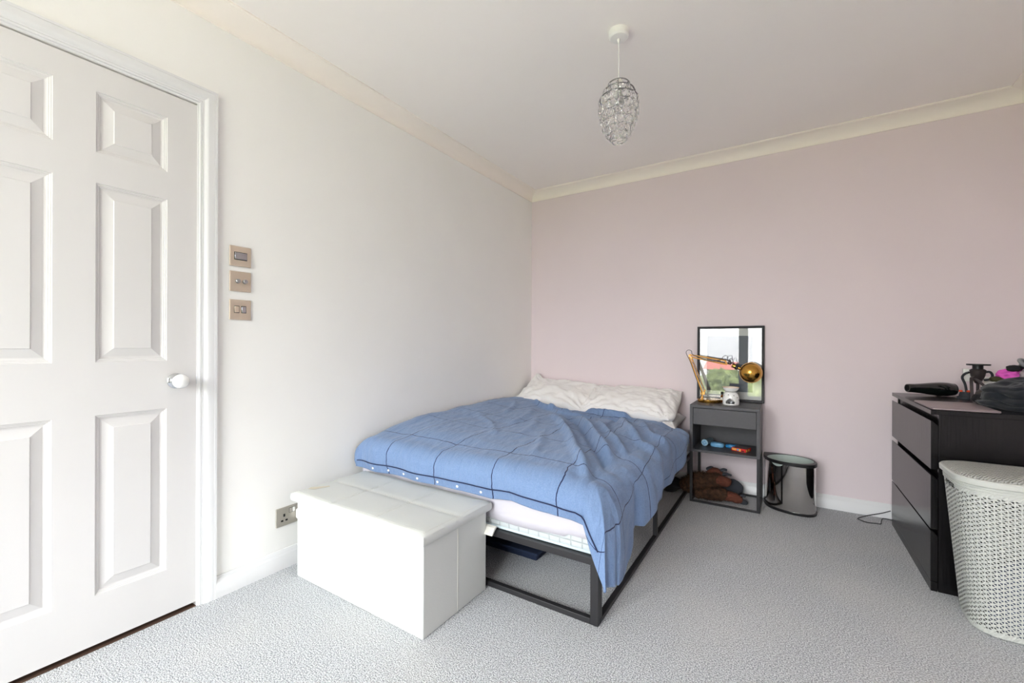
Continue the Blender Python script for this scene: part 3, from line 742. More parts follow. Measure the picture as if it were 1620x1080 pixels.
md = dv_.modifiers.new('solid', 'SOLIDIFY'); md.thickness = 0.008; md.offset = -1
# navy piping line and press studs along the foot hem, buttoned flap below it
hem = [place(i, NYT+int(NYS*0.80))[0]+Vector((0, -0.0035, 0)) for i in range(2, NXT+NXS//2, 2)]
bm = B(); tube(bm, hem, 0.0026, 6); obj('piping', bm, mat('navy_piping', srgb(34, 42, 74), 0.8), dv_, smooth=60)['label'] = 'navy stripe along the foot hem'
for x in (0.20, 0.30, 0.41, 0.52, 0.64, 0.76, 0.88):
    i = int((x-0.02)/(EX-0.02)*NXT); P = place(i, NYT+int(NYS*0.92))[0]
    bm = B(); lathe(bm, P+Vector((0, 0.002, 0)), [(0.0, 0.0), (0.006, 0.0), (0.006, 0.003), (0.004, 0.005), (0.0, 0.0055)], (0, -1, 0), 14); obj('button', bm, 'white_plastic', dv_, smooth=40)

# ---- pillows
def pillow(name, c, sx, sy, th, rx, rz, ry, seed, label, ears):
    """cushion with pinched corners; ears: list of ((u,v),(dx,dy,dz)) pulls"""
    n = 56; bm = B(); Mx = Matrix.Rotation(rz, 4, 'Z') @ Matrix.Rotation(ry, 4, 'Y') @ Matrix.Rotation(rx, 4, 'X'); c = Vector(c)
    def pt(u, v, s):
        px = u*(1-0.06*(1-v*v)*abs(u)**3)*1.0; py = v*(1-0.10*(1-u*u)*abs(v)**3)
        t = max(0, (1-abs(u)**2.6))**0.55 * max(0, (1-abs(v)**2.4))**0.5
        p = Vector((px*sx/2, py*sy/2, s*th/2*t))
        ang = math.atan2(v, u); rad = math.hypot(u, v)
        wr = 0.0
        for (eu, ev) in ((1, 1), (1, -1), (-1, 1), (-1, -1)):
            a2 = math.atan2(v-ev, u-eu); d2 = math.hypot(u-eu, v-ev)
            wr += 0.013*math.sin(a2*18+seed+eu)*math.exp(-d2*1.6)*min(1, d2*3)
        wr += 0.030*(0.35-abs(noise.noise(Vector((u*3.2+seed, v*1.5+u*1.1, s*2.0)))))
        wr += 0.016*(0.3-abs(noise.noise(Vector((u*9+v*5+seed, v*6, s*2.0+5)))))
        p.z += s*wr*min(1, t*2.5) 
        p.y += 0.010*noise.noise(Vector((u*5+seed, v*3, 8)))
        for (eu, ev), d in ears:
            k = math.exp(-((u-eu)**2+(v-ev)**2)/0.10); p += Vector(d)*k
        return c + (Mx @ p)
    T_ = {}
    for s in (1, -1):
        for i in range(n+1):
            for j in range(n+1):
                u = -1+2*i/n; v = -1+2*j/n; u = math.sin(u*PI/2)*0.5+u*0.5; v = math.sin(v*PI/2)*0.5+v*0.5
                if s == -1 and (i in (0, n) or j in (0, n)): T_[(s, i, j)] = T_[(1, i, j)]
                else: T_[(s, i, j)] = bm.verts.new(pt(u, v, s))
        for i in range(n):
            for j in range(n):
                q = [T_[(s, i, j)], T_[(s, i+1, j)], T_[(s, i+1, j+1)], T_[(s, i, j+1)]]
                bm.faces.new(q if s == 1 else q[::-1])
    o = obj(name, bm, 'pillow', origin=tuple(c), smooth=180); return tag(o, label, 'pillow')
pillow('pillow', (1.020, -0.225, 0.490), 0.68, 0.40, 0.13, 0.08, 0.02, 0.0, 5.0, 'white pillow lying flat underneath the right pillow, its end by the nightstand', [])
pillow('pillow', (0.375, -0.225, 0.605), 0.72, 0.44, 0.20, 0.42, -0.02, 0.03, 1.0, 'crumpled white pillow in the corner, left of the two at the head of the bed', [((-1, 1), (0.06, 0.0, 0.085)), ((-1, -1), (0.0, 0.0, 0.0))])
pillow('pillow', (1.000, -0.240, 0.600), 0.72, 0.43, 0.17, 0.40, 0.04, 0.02, 9.0, 'crumpled white pillow beside the nightstand, right of the two at the head of the bed', [((1, 1), (-0.02, 0, 0.02)), ((1, -1), (-0.05, 0.025, 0.015))])

# dark things under the bed
bm = B(); box(bm, 0.30, 0.985, -1.640, -1.20, 0.030, 0.044); box(bm, 0.32, 0.97, -1.62, -1.22, 0.0, 0.030)
tag(obj('denim_bundle', bm, 'denim', origin=(0.64, -1.42, 0.0), bevel=0.006, bseg=3), 'flat navy folded cloth lying on the carpet under the foot of the bed', 'folded cloth')
bm = lump((1.27, -0.20, 0.045), (0.095, 0.11, 0.045), 3, 0.3, 3, 2.0, flat=-0.045); tag(obj('cloth_heap', bm, 'black_cloth', origin=(1.27, -0.20, 0.0), smooth=180), 'small black cloth on the floor under the head of the bed beside the nightstand', 'cloth')

# ================================================================== NIGHTSTAND
NX0, NX1, NY0, NY1 = 1.439, 1.847, -0.362, -0.030
ns = thing('nightstand', ((NX0+NX1)/2, (NY0+NY1)/2, 0.0), 'tall charcoal nightstand with one drawer and an open shelf on metal legs', 'nightstand')
obj('top_panel', boxes((NX0, NX1, NY0, NY1, 0.629, 0.648)), 'dark_grey', ns, bevel=0.0012)
for x in (NX0, NX1-0.0185): obj('side_panel', boxes((x, x+0.0185, NY0, NY1, 0.352, 0.629)), 'dark_grey', ns, bevel=0.0008)
obj('back_panel', boxes((NX0+0.0185, NX1-0.0185, NY1-0.006, NY1, 0.352, 0.629)), 'dark_grey', ns)
obj('shelf', boxes((NX0, NX1, NY0+0.002, NY1, 0.336, 0.352)), 'dark_grey', ns, bevel=0.0012)
drw = obj('drawer', boxes((NX0+0.0205, NX1-0.0205, NY0+0.001, NY0+0.019, 0.519, 0.626)), 'dark_grey', ns, bevel=0.001)
obj('drawer_box', boxes((NX0+0.028, NX1-0.028, NY0+0.019, NY1-0.02, 0.530, 0.612)), 'dark_grey', drw)
LG = 0.017
for x in (NX0, NX1-LG):
    for y in (NY0+0.002, NY1-LG): obj('leg', boxes((x, x+LG, y, y+LG, 0.0, 0.336)), 'black_metal', ns, bevel=0.001)
for y in (NY0+0.002, NY1-LG): obj('floor_rail', boxes((NX0+LG, NX1-LG, y, y+LG, 0.0, 0.011)), 'black_metal', ns, bevel=0.001)
for x in (NX0, NX1-LG): obj('floor_rail', boxes((x, x+LG, NY0+LG+0.002, NY1-LG, 0.0, 0.011)), 'black_metal', ns, bevel=0.001)

# framed print leaning on the wall
fr_ = thing('picture_frame', (1.645, -0.02, 0.6482), 'black framed print with a white mount leaning on the wall above the nightstand', 'picture')
fx0, fx1, fz0, fz1 = 1.4295, 1.8575, 0.6485, 1.181
def lean(bm):
    for v in bm.verts: v.co.y += -0.0125 + 0.0105*(v.co.z-fz0)/(fz1-fz0)
    return bm
mw = 0.0165
bm = B()
pr_ = [(0, 0), (0, -0.018), (0.004, -0.020), (0.010, -0.018), (mw, -0.012), (mw, 0)]
rings(bm, [[(X, d, Z) for (X, d, Z) in [(cx + sx*o_, d_, cz + sz*o_) for o_, d_ in pr_]] for cx, cz, sx, sz in ((fx0, fz0, 1, 1), (fx1, fz0, -1, 1), (fx1, fz1, -1, -1), (fx0, fz1, 1, -1), (fx0, fz0, 1, 1))], cap=False)
bmesh.ops.remove_doubles(bm, verts=bm.verts, dist=1e-6)
obj('frame', lean(bm), 'frame_black', fr_, smooth=30)
bm = boxes((fx0+mw-0.002, fx1-mw+0.002, -0.006, -0.002, fz0+mw-0.002, fz1-mw+0.002)); obj('mount', lean(bm), 'mat_board', fr_)
ax0, ax1, az0, az1 = 1.4935, 1.7865, 0.717, 1.112
bm = boxes((ax0, ax1, -0.0068, -0.006, az0, az1)); obj('print', lean(bm), 'print', fr_)
bm = boxes((fx0+mw-0.002, fx1-mw+0.002, -0.0105, -0.0090, fz0+mw-0.002, fz1-mw+0.002)); obj('glass', lean(bm), 'picture_glass', fr_)

# brass swing-arm lamp
lx, ly, zt = 1.530, -0.150, 0.648
lp = thing('desk_lamp', (lx, ly, zt), 'brass swing arm desk lamp with a round shade on the nightstand', 'lamp')
bm = B(); lathe(bm, (lx, ly, zt), [(0.0, 0), (0.076, 0.0), (0.077, 0.002), (0.077, 0.018), (0.074, 0.021), (0.0, 0.022)], n=64); obj('base', bm, 'brass', lp, smooth=30)
jx, jz = 1.489, 0.706
bm = B(); lathe(bm, (jx-0.006, ly, zt+0.020), [(0.005, 0), (0.005, 0.036)], n=12); lathe(bm, (jx-0.006, ly, zt+0.022), [(0.008, 0), (0.008, 0.018)], n=14); obj('post', bm, 'brass_warm', lp, smooth=40)
bm = B(); box(bm, jx-0.016, jx+0.012, ly-0.007, ly+0.007, jz-0.010, jz+0.010); lathe(bm, (jx+0.010, ly-0.009, jz+0.020), [(0.006, 0), (0.006, 0.018)], (0, 1, 0), 14); obj('lower_joint', bm, 'brass_warm', lp, bevel=0.002)
E0 = Vector((1.401, ly, 0.966)); A1 = Vector((1.634, ly, 0.928))
bm = B()
for off, yy in ((-0.006, -0.006), (0.008, 0.006)): tube(bm, [(jx+off+0.002, ly+yy, jz+0.01), (E0.x+off*0.9, ly+yy, E0.z-0.006)], 0.0052, 8)
obj('lower_arm', bm, 'brass_warm', lp, smooth=40)
bm = B()
for dz, yy in ((0.010, -0.006), (-0.015, 0.006)): tube(bm, [(E0.x-0.002+(0.012 if dz < 0 else 0), ly+yy, E0.z+dz*0.7+0.004), (A1.x-(0.004 if dz > 0 else 0), ly+yy, A1.z+dz)], 0.0048, 8)
tube(bm, [(A1.x-0.004, ly, A1.z+0.012), (A1.x+0.006, ly, A1.z-0.016)], 0.006, 8)
obj('upper_arm', bm, 'brass_warm', lp, smooth=40)
bm = B(); lathe(bm, (E0.x, ly-0.010, E0.z+0.004), [(0.0, 0), (0.008, 0), (0.008, 0.020), (0, 0.02)], (0, 1, 0), 16); lathe(bm, (E0.x+0.010, ly-0.010, E0.z-0.012), [(0.0, 0), (0.006, 0), (0.006, 0.020), (0, 0.02)], (0, 1, 0), 16); obj('elbow_joint', bm, 'brass_warm', lp, smooth=30)
bm = B()
for off in (0.0, 0.006):
    pts = []
    for k in range(40): 
        t = k/39; c = Vector((jx+0.006+off*0.5, ly-0.008, jz+0.02)).lerp(Vector((E0.x+0.012+off, ly-0.008, E0.z-0.03)), t*0.95)
        pts.append(c)
    tube(bm, pts, 0.0017, 6)
obj('spring', bm, 'chrome', lp, smooth=60)
S0 = Vector((1.664, ly, 0.912)); N0 = Vector((1.728, ly, 0.884)); SC = Vector((1.784, ly, 0.862))
ax_ = (N0-S0).normalized()
bm = B(); tube(bm, [A1+Vector((0.002, 0, -0.004)), S0], 0.0035, 8); obj('head_joint', bm, 'black_plastic', lp, smooth=40)
bm = B(); lathe(bm, S0+ax_*0.008, [(0.0, 0), (0.012, 0), (0.0135, 0.004), (0.0135, 0.022), (0.011, 0.026), (0, 0.026)], ax_, 20); obj('lamp_socket', bm, 'brass', lp, smooth=30)
bm = B(); lathe(bm, S0+ax_*0.030, [(0.0, 0), (0.016, 0), (0.016, 0.014), (0.011, 0.018), (0.0, 0.018)], ax_, 20); obj('switch_collar', bm, 'black_plastic', lp, smooth=30)
bm = B(); lathe(bm, S0+ax_*0.046, [(0.0, 0), (0.008, 0), (0.008, 0.010), (0.012, 0.022), (0.0, 0.024)], ax_, 20); obj('neck', bm, 'brass', lp, smooth=30)
RS = 0.0660; dax = Vector((-0.02, -1.0, 0.05)).normalized()     # outside of the dome faces the room
prof = [(RS*math.cos(a)*1.0, RS*0.92*math.sin(a)) for a in [PI/2*k/14 for k in range(15)]]
inn = [((RS-0.0015)*math.cos(a), (RS*0.92-0.0015)*math.sin(a)) for a in [PI/2*k/14 for k in range(14, -1, -1)]]
bm = B(); lathe(bm, SC, [(r, h) for r, h in prof] + inn, dax, 48, cap=False); sh_ = obj('lamp_shade', bm, 'brass', lp, smooth=50)
bm = B(); torus(bm, SC, RS, 0.0022, dax, 48, 8); obj('rim', bm, 'brass_warm', sh_, smooth=60)
bm = B(); lathe(bm, SC - dax*0.0, [(0, 0.012), (0.018, 0.01), (0.026, -0.004), (0.018, -0.026), (0, -0.034)], dax, 24); obj('bulb', bm, 'ceramic', lp, smooth=60)
bm = B(); cy0 = ly-0.012
tube(bm, smoothpath([(1.445, -0.10, 0.6505), (1.462, -0.145, 0.665), (1.482, cy0, 0.700), (1.470, cy0, 0.74), (1.438, cy0, 0.83), (1.404, cy0, 0.93), (1.384, cy0, 0.972), (1.378, cy0, 0.996), (1.392, cy0, 1.010), (1.412, cy0, 1.004), (1.420, cy0, 0.980), (1.46, cy0, 0.962), (1.50, cy0, 0.944), (1.56, cy0, 0.934), (1.60, cy0, 0.946), (1.622, cy0, 0.970), (1.642, cy0, 0.972), (1.648, cy0, 0.940), (1.652, cy0, 0.915)]), 0.0019, 6)
tube(bm, smoothpath([(1.652, cy0, 0.915), (1.656, cy0, 0.948), (1.672, cy0, 0.952), (1.680, cy0, 0.925), (1.694, cy0, 0.915), (1.712, cy0, 0.898)]), 0.0016, 6)
obj('power_cord', bm, 'black_plastic', lp, smooth=60)

# ceramic oil burner: hollow body with an arched opening, bowl on top
ox, oy = 1.671, -0.215
ob_ = thing('oil_burner', (ox, oy, zt), 'white ceramic oil burner with an arched opening on the nightstand', 'oil burner')
bm = B(); prof = [(0.050, 0.0), (0.051, 0.004), (0.050, 0.035), (0.046, 0.062), (0.038, 0.078), (0.028, 0.086)]; n = 64; L_ = []
for r, h in prof + [(r-0.004, h) for r, h in prof[::-1]]:
    L_.append([bm.verts.new((ox+r*math.cos(2*PI*i/n), oy+r*math.sin(2*PI*i/n), zt+h+0.0005)) for i in range(n)])
NR = 10
bm.free(); bm = B(); hs_ = [0.004+0.082*k/16 for k in range(17)]
def rad(h): return lerp([(0, 0.050), (0.035, 0.050), (0.062, 0.046), (0.078, 0.038), (0.09, 0.026)], h)
gi = [[bm.verts.new((ox+rad(h)*math.sin(2*PI*i/n), oy-rad(h)*math.cos(2*PI*i/n), zt+(h if k else 0.0))) for i in range(n)] for k, h in enumerate(hs_)]
for k in range(16):
    for i in range(n):
        a = (i+0.5)/n*2*PI; a = a if a < PI else a-2*PI
        s = a*0.050; hh = (hs_[k]+hs_[k+1])/2
        if abs(s) < 0.029 and hh < 0.010+math.sqrt(max(0, 0.029**2-s*s))*1.15 and k > 0: continue
        bm.faces.new((gi[k][i], gi[k][(i+1) % n], gi[k+1][(i+1) % n], gi[k+1][i]))
bo = obj('body', bm, 'ceramic', ob_, smooth=60); md = bo.modifiers.new('solid', 'SOLIDIFY'); md.thickness = 0.004; md.offset = -1
bm = B(); lathe(bm, (ox, oy, zt), [(0.0, 0.086), (0.026, 0.086), (0.036, 0.092), (0.046, 0.104), (0.049, 0.116), (0.047, 0.116), (0.040, 0.104), (0.0, 0.096)], n=40); bw = obj('bowl', bm, 'ceramic', ob_, smooth=50)
bm = B(); torus(bm, (ox, oy, zt+0.116), 0.048, 0.0013, n=48, m=6); obj('rim', bm, 'brass_warm', bw, smooth=60)
for a, h in ((-0.95, 0.060), (-0.25, 0.068), (0.5, 0.064), (1.0, 0.052), (1.25, 0.035), (-1.2, 0.04)):
    r = rad(h); c = Vector((ox+r*math.sin(a), oy-r*math.cos(a), zt+h)); nrm = Vector((math.sin(a), -math.cos(a), 0.35)).normalized()
    u, v, d = basis(nrm); bm = B()
    rings(bm, [[c + d*hh + (u*math.cos(2*PI*i/10)+v*math.sin(2*PI*i/10))*(0.0042 if i % 2 else 0.0020) for i in range(10)] for hh in (-0.001, 0.0006)])
    obj('star_hole', bm, 'dark_slot', bo)
bm = B(); lathe(bm, (ox, oy, zt), [(0, 0.0), (0.042, 0.0), (0.042, 0.004), (0.0, 0.0045)], n=24); obj('floor_disc', bm, 'ceramic', ob_, smooth=30)
bm = B(); lathe(bm, (ox+0.004, oy-0.012, zt+0.0046), [(0, 0.0), (0.0185, 0.0), (0.019, 0.015), (0.017, 0.015), (0.0165, 0.011), (0.0, 0.011)], n=24)
tl = obj('tealight', bm, 'steel', origin=(ox+0.004, oy-0.012, zt+0.0046), smooth=30); tag(tl, 'small metal tealight inside the white oil burner', 'tealight')
bm = B(); tube(bm, [(ox+0.006, oy-0.012, zt+0.0157), (ox+0.0065, oy-0.012, zt+0.022)], 0.001, 6); obj('wick', bm, 'black_plastic', tl)

ox2, oy2 = 1.609, -0.135
bt = thing('dropper_bottle', (ox2, oy2, zt), 'tiny amber oil bottle with a black cap between lamp and oil burner', 'bottle')
bm = B(); lathe(bm, (ox2, oy2, zt), [(0, 0), (0.0105, 0), (0.011, 0.002), (0.011, 0.044), (0.006, 0.051), (0.006, 0.056), (0, 0.056)], n=20); obj('bottle_body', bm, 'amber', bt, smooth=30)
bm = B(); lathe(bm, (ox2, oy2, zt), [(0.0112, 0.018), (0.0113, 0.018), (0.0113, 0.036), (0.0112, 0.036)], n=20, cap=False); obj('paper_label', bm, 'paper', bt)
bm = B(); lathe(bm, (ox2, oy2, zt+0.0562), [(0, 0), (0.0088, 0), (0.0088, 0.017), (0.007, 0.019), (0, 0.019)], n=20); obj('cap', bm, 'black_plastic', bt, smooth=30)

# on the open shelf
zs_ = 0.352
bm = B(); c = Vector((1.512, -0.232, zs_+0.0235)); ax = Vector((0.25, 1, 0.0))
lathe(bm, c, [(0, 0), (0.019, 0), (0.023, 0.004), (0.0233, 0.03), (0.023, 0.10), (0.020, 0.104), (0, 0.104)], ax, 28)
tb = thing('tumbler', (c.x, c.y, zs_), 'clear blue patterned cylinder lying on its side on the nightstand shelf', 'tumbler')
obj('body', bm, mat('smoky_clear_plastic', srgb(90, 108, 116), 0.2), tb, smooth=30)
bm = B(); lathe(bm, c, [(0, -0.003), (0.021, -0.003), (0.0225, 0.0), (0, 0.0)], ax, 28); cp = obj('end_cap', bm, mat('pale_blue_cap', srgb(164, 200, 222), 0.4), tb, smooth=30)
u, v, d = basis(ax); bm = B()
for k in range(4):
    a = k*PI/2+0.2; q = c - d*0.0032 + (u*math.cos(a)+v*math.sin(a))*0.010; lathe(bm, q, [(0, -0.0005), (0.0055, -0.0004), (0.0055, 0.0006), (0, 0.0006)], ax, 14)
obj('cap_pattern', bm, 'blue_a', cp)
def case(cx, cy, sx, sy, sz, m, label, rot):
    bm = B(); n = 28; cr2, sr2 = math.cos(rot), math.sin(rot)
    lps = []
    for h, s in ((0, 0.8), (0.1, 0.94), (0.45, 1.0), (0.5, 0.985), (0.55, 1.0), (0.85, 0.9), (1.0, 0.62)):
        lp_ = []
        for i in range(n):
            a = 2*PI*i/n; x = abs(math.cos(a))**0.75*math.copysign(1, math.cos(a))*sx*s; y = abs(math.sin(a))**0.75*math.copysign(1, math.sin(a))*sy*s
            lp_.append((cx+x*cr2-y*sr2, cy+x*sr2+y*cr2, zs_+h*sz))
        lps.append(lp_)
    rings(bm, lps); o = obj('plastic_case', bm, m, origin=(cx, cy, zs_), smooth=40); return tag(o, label, 'case')
case(1.588, -0.205, 0.044, 0.026, 0.030, 'blue_a', 'pale blue plastic case on the nightstand shelf, beside the cylinder', -0.1)
case(1.678, -0.180, 0.044, 0.024, 0.022, 'blue_b', 'bright blue plastic case on the nightstand shelf, behind the red box', 0.1)
# red game box, turned
gb = thing('card_box', (1.735, -0.235, zs_), 'small red card box with yellow lettering on the nightstand shelf', 'box')
def rotz(bm, c, a):
    bmesh.ops.rotate(bm, verts=bm.verts, cent=c, matrix=Matrix.Rotation(a, 3, 'Z')); return bm
gc = Vector((1.735, -0.235, zs_)); ga = -0.32; gx, gy, gz = 0.045, 0.040, 0.021
obj('box_body', rotz(boxes((gc.x-gx, gc.x+gx, gc.y-gy, gc.y+gy, zs_, zs_+gz)), gc, ga), 'red_card', gb, bevel=0.001)
obj('top_print', rotz(boxes((gc.x-gx+0.002, gc.x+gx-0.002, gc.y-gy+0.002, gc.y+gy-0.002, zs_+gz, zs_+gz+0.0004)), gc, ga), mat('busy_top_print', srgb(120, 92, 92), 0.4, var=0.6, vscale=120), gb)
for (a, b, z0, z1, m_) in ((-0.040, -0.014, 0.006, 0.017, 'yellow'), (-0.010, 0.001, 0.005, 0.017, 'blue_a'), (0.003, 0.013, 0.003, 0.018, 'yellow'), (0.018, 0.036, 0.003, 0.009, 'dark_slot')):
    obj('printed_patch', rotz(boxes((gc.x+a, gc.x+b, gc.y-gy-0.0005, gc.y-gy, zs_+z0, zs_+z1)), gc, ga), m_, gb)
for (a, b) in ((-0.037, -0.032), (-0.029, -0.024), (-0.021, -0.017), (0.006, 0.010)):
    obj('printed_letter', rotz(boxes((gc.x+a, gc.x+b, gc.y-gy-0.0009, gc.y-gy-0.0005, zs_+0.0085, zs_+0.0145)), gc, ga), 'red_card', gb)
for (a, b) in ((-0.034, -0.020), (0.0, 0.010)):
    obj('printed_patch', rotz(boxes((gc.x+gx, gc.x+gx+0.0005, gc.y+a, gc.y+b, zs_+0.004, zs_+0.017)), gc, ga), 'yellow', gb)

# ================================================================== PLUSH TOY
tx, ty = 1.56, -0.20
pt_ = thing('plush_toy', (tx, ty, 0.0), 'brown shaggy plush animal with charcoal paws lying on the carpet under the nightstand', 'soft toy')
def limb(pts, rad_, m, name, parent, fuzz=0, fl=0.012, seed=0):
    bm = B(); P = smoothpath(pts, 6); n = len(P)
    rr = [lerp([(i/(len(rad_)-1), r) for i, r in enumerate(rad_)], k/(n-1)) for k in range(n)]
    # rounded ends
    d0 = (P[0]-P[1]).normalized(); d1 = (P[-1]-P[-2]).normalized()
    P = [P[0]+d0*rr[0]*0.75, P[0]+d0*rr[0]*0.55, P[0]+d0*rr[0]*0.25] + P[1:-1] + [P[-1]+d1*rr[-1]*0.25, P[-1]+d1*rr[-1]*0.55, P[-1]+d1*rr[-1]*0.75]
    rr = [rr[0]*0.25, rr[0]*0.7, rr[0]*0.95] + rr[1:-1] + [rr[-1]*0.95, rr[-1]*0.7, rr[-1]*0.25]
    tube(bm, P, rr, 20)
    for v in bm.verts:
        k = noise.noise(v.co*26+Vector((seed, 0, 0)))*0.006; v.co += v.co.normalized()*0+Vector((k*0.7, k*0.7, k)); v.co.z = max(v.co.z, 0.001)
    if fuzz:
        bm.normal_update(); fs = [f for f in bm.faces if f.calc_area() > 1e-7]; rnd = random.Random(seed+3)
        ws = [f.calc_area() for f in fs]
        for f in rnd.choices(fs, ws, k=fuzz):
            c_ = f.calc_center_median(); nn = (c_ - min(P, key=lambda p: (p-c_).length)).normalized()
            t_ = Vector((rnd.gauss(0, 1), rnd.gauss(0, 1), rnd.gauss(0, 1))); t_ = (t_-nn*t_.dot(nn)).normalized()
            w_ = t_.cross(nn)*0.0012; b_ = c_ + Vector((rnd.gauss(0, 1), rnd.gauss(0, 1), rnd.gauss(0, 1)))*0.003
            tip = b_ + nn*fl*rnd.uniform(0.5, 1.1) + t_*fl*0.7; tip.z = max(tip.z, 0.002)
            bm.faces.new([bm.verts.new(b_-w_), bm.verts.new(b_+w_), bm.verts.new(tip)])
    # keep tufts' winding as made
    me = bpy.data.meshes.new(name); bmesh.ops.translate(bm, verts=bm.verts, vec=-wloc(parent)); bm.to_mesh(me); bm.free(); me.materials.append(MAT[m])
    for p in me.polygons: p.use_smooth = True
    o = bpy.data.objects.new(name, me); COL.objects.link(o); o.parent = parent; return o
limb([(1.385, -0.205, 0.052), (1.46, -0.20, 0.088), (1.535, -0.195, 0.100), (1.59, -0.19, 0.118)], [0.050, 0.068, 0.066, 0.050], 'fur', 'body', pt_, 2600, 0.016, 1)
lr = limb([(1.535, -0.17, 0.150), (1.570, -0.165, 0.168), (1.602, -0.165, 0.160)], [0.026, 0.030, 0.026], 'fur_red', 'raised_leg', pt_, 200, 0.004, 2)
lr2 = limb([(1.575, -0.21, 0.118), (1.620, -0.21, 0.125), (1.650, -0.21, 0.120)], [0.030, 0.036, 0.030], 'fur_red', 'raised_leg', pt_, 250, 0.004, 3)
for pts in ([(1.598, -0.165, 0.172), (1.620, -0.165, 0.190), (1.640, -0.165, 0.190)], [(1.620, -0.17, 0.160), (1.645, -0.17, 0.166), (1.668, -0.17, 0.162)], [(1.520, -0.15, 0.175), (1.540, -0.145, 0.185), (1.560, -0.145, 0.182)]):
    limb(pts, [0.013, 0.012, 0.008], 'claw', 'claw', lr, 0, 0, 4)
obj('flat_tail', lump((1.668, -0.128, 0.072), (0.072, 0.022, 0.054), 4, 0.06, 1.5, 2.0), 'claw', pt_, smooth=180)
limb([(1.480, -0.285, 0.034), (1.55, -0.280, 0.044), (1.62, -0.270, 0.050), (1.66, -0.262, 0.046)], [0.030, 0.040, 0.040, 0.030], 'fur', 'foreleg', pt_, 1100, 0.010, 5)
lo = limb([(1.660, -0.265, 0.048), (1.700, -0.260, 0.040), (1.728, -0.255, 0.034)], [0.030, 0.030, 0.026], 'fur_red', 'lower_leg', pt_, 150, 0.004, 6)
limb([(1.738, -0.252, 0.026), (1.756, -0.250, 0.020), (1.768, -0.249, 0.016)], [0.016, 0.016, 0.010], 'claw', 'paw', lo, 0, 0, 7)
limb([(1.735, -0.225, 0.052), (1.748, -0.222, 0.052), (1.756, -0.220, 0.048)], [0.012, 0.011, 0.008], 'claw', 'paw', lo, 0, 0, 8)

# ================================================================== WASTE BIN
BO = [(1.858, -0.032), (1.858, -0.085), (1.866, -0.140), (1.888, -0.190), (1.925, -0.228), (1.972, -0.253), (2.022, -0.266), (2.070, -0.268), (2.110, -0.256), (2.135, -0.228), (2.145, -0.188), (2.143, -0.145), (2.130, -0.102), (2.106, -0.066), (2.070, -0.042), (2.020, -0.028), (1.960, -0.022), (1.900, -0.022)]
def closed_smooth(P, k=4):
    n = len(P); o = []
    for i in range(n):
        a, b, c, d = [Vector(P[(i+q) % n]) for q in (-1, 0, 1, 2)]
        if i in (0, n-1): 
            for j in range(k): o.append(tuple(b.lerp(c, j/k))) 
            continue
        for j in range(k):
            t = j/k; o.append(tuple(0.5*((2*b)+(c-a)*t+(2*a-5*b+4*c-d)*t*t+(3*b-a-3*c+d)*t**3)))
    return o
BS = closed_smooth(BO); bc = Vector((2.0, -0.145))
def binl(off, z, src=BS): 
    o = []
    for x, y in src:
        d = Vector((x, y))-bc; d2 = d.normalized()*(d.length+off); o.append((bc.x+d2.x, bc.y+d2.y, z))
    return o
bn = thing('waste_bin', (2.0, -0.145, 0.0), 'mirror polished steel waste bin with black rims beside the nightstand', 'bin')
bm = B(); rings(bm, [binl(-0.004, 0.012), binl(-0.004, 0.305)], cap=False); bb = obj('body', bm, 'bin_steel', bn, smooth=50)
bm = B(); rings(bm, [binl(0, 0.0), binl(0.001, 0.003), binl(0.001, 0.015), binl(-0.0035, 0.0155)]); obj('base_ring', bm, 'black_plastic', bn, smooth=40)
def ell(z, s=1.0): 
    n = len(BS); o = []
    for k, (x, y) in enumerate(BS):
        a = math.atan2((y-(-0.147))/0.112, (x-2.006)/0.128); o.append((2.006+0.128*s*math.cos(a), -0.147+0.112*s*math.sin(a), z))
    return o
bm = B(); rings(bm, [binl(0.0005, 0.298), binl(0.002, 0.300), binl(0.002, 0.316), binl(0.0, 0.3185), ell(0.3185), ell(0.316, 0.985), ell(0.298, 0.985)], cap=False); obj('top_rim', bm, 'black_plastic', bn, smooth=35)
bm = B(); rings(bm, [ell(0.3165, 0.984), ell(0.310, 0.955), ell(0.15, 0.80), ell(0.02, 0.76)], cap=False); f_ = None
lv = [v for v in bm.verts if abs(v.co.z-0.02) < 1e-5]; bm.faces.new(lv)
obj('liner', bm, 'pale_liner', bn, smooth=60)

# ================================================================== CHEST OF DRAWERS
CX0, CX1, CY0, CY1, CZ = 2.506, 2.990, -0.915, -0.113, 0.7725
ch = thing('chest_of_drawers', ((CX0+CX1)/2, (CY0+CY1)/2, 0.0), 'black brown chest of three drawers against the right wall', 'chest of drawers')
obj('top_panel', boxes((CX0, CX1, CY0, CY1, 0.7535, CZ)), 'veneer', ch, bevel=0.001)
for y in (CY0, CY1-0.018): obj('side_panel', boxes((CX0+0.0245, CX1, y, y+0.018, 0.0, 0.7533)), 'veneer', ch, bevel=0.0008)
obj('back_panel', boxes((CX1-0.006, CX1, CY0+0.018, CY1-0.018, 0.02, 0.7533)), 'veneer', ch)
obj('front_rail', boxes((CX0+0.030, CX0+0.048, CY0+0.018, CY1-0.018, 0.700, 0.7533)), 'veneer', ch)
obj('plinth', boxes((CX0+0.001, CX0+0.0225, CY0+0.0005, CY1-0.0005, 0.0, 0.040)), 'veneer', ch, bevel=0.0008)
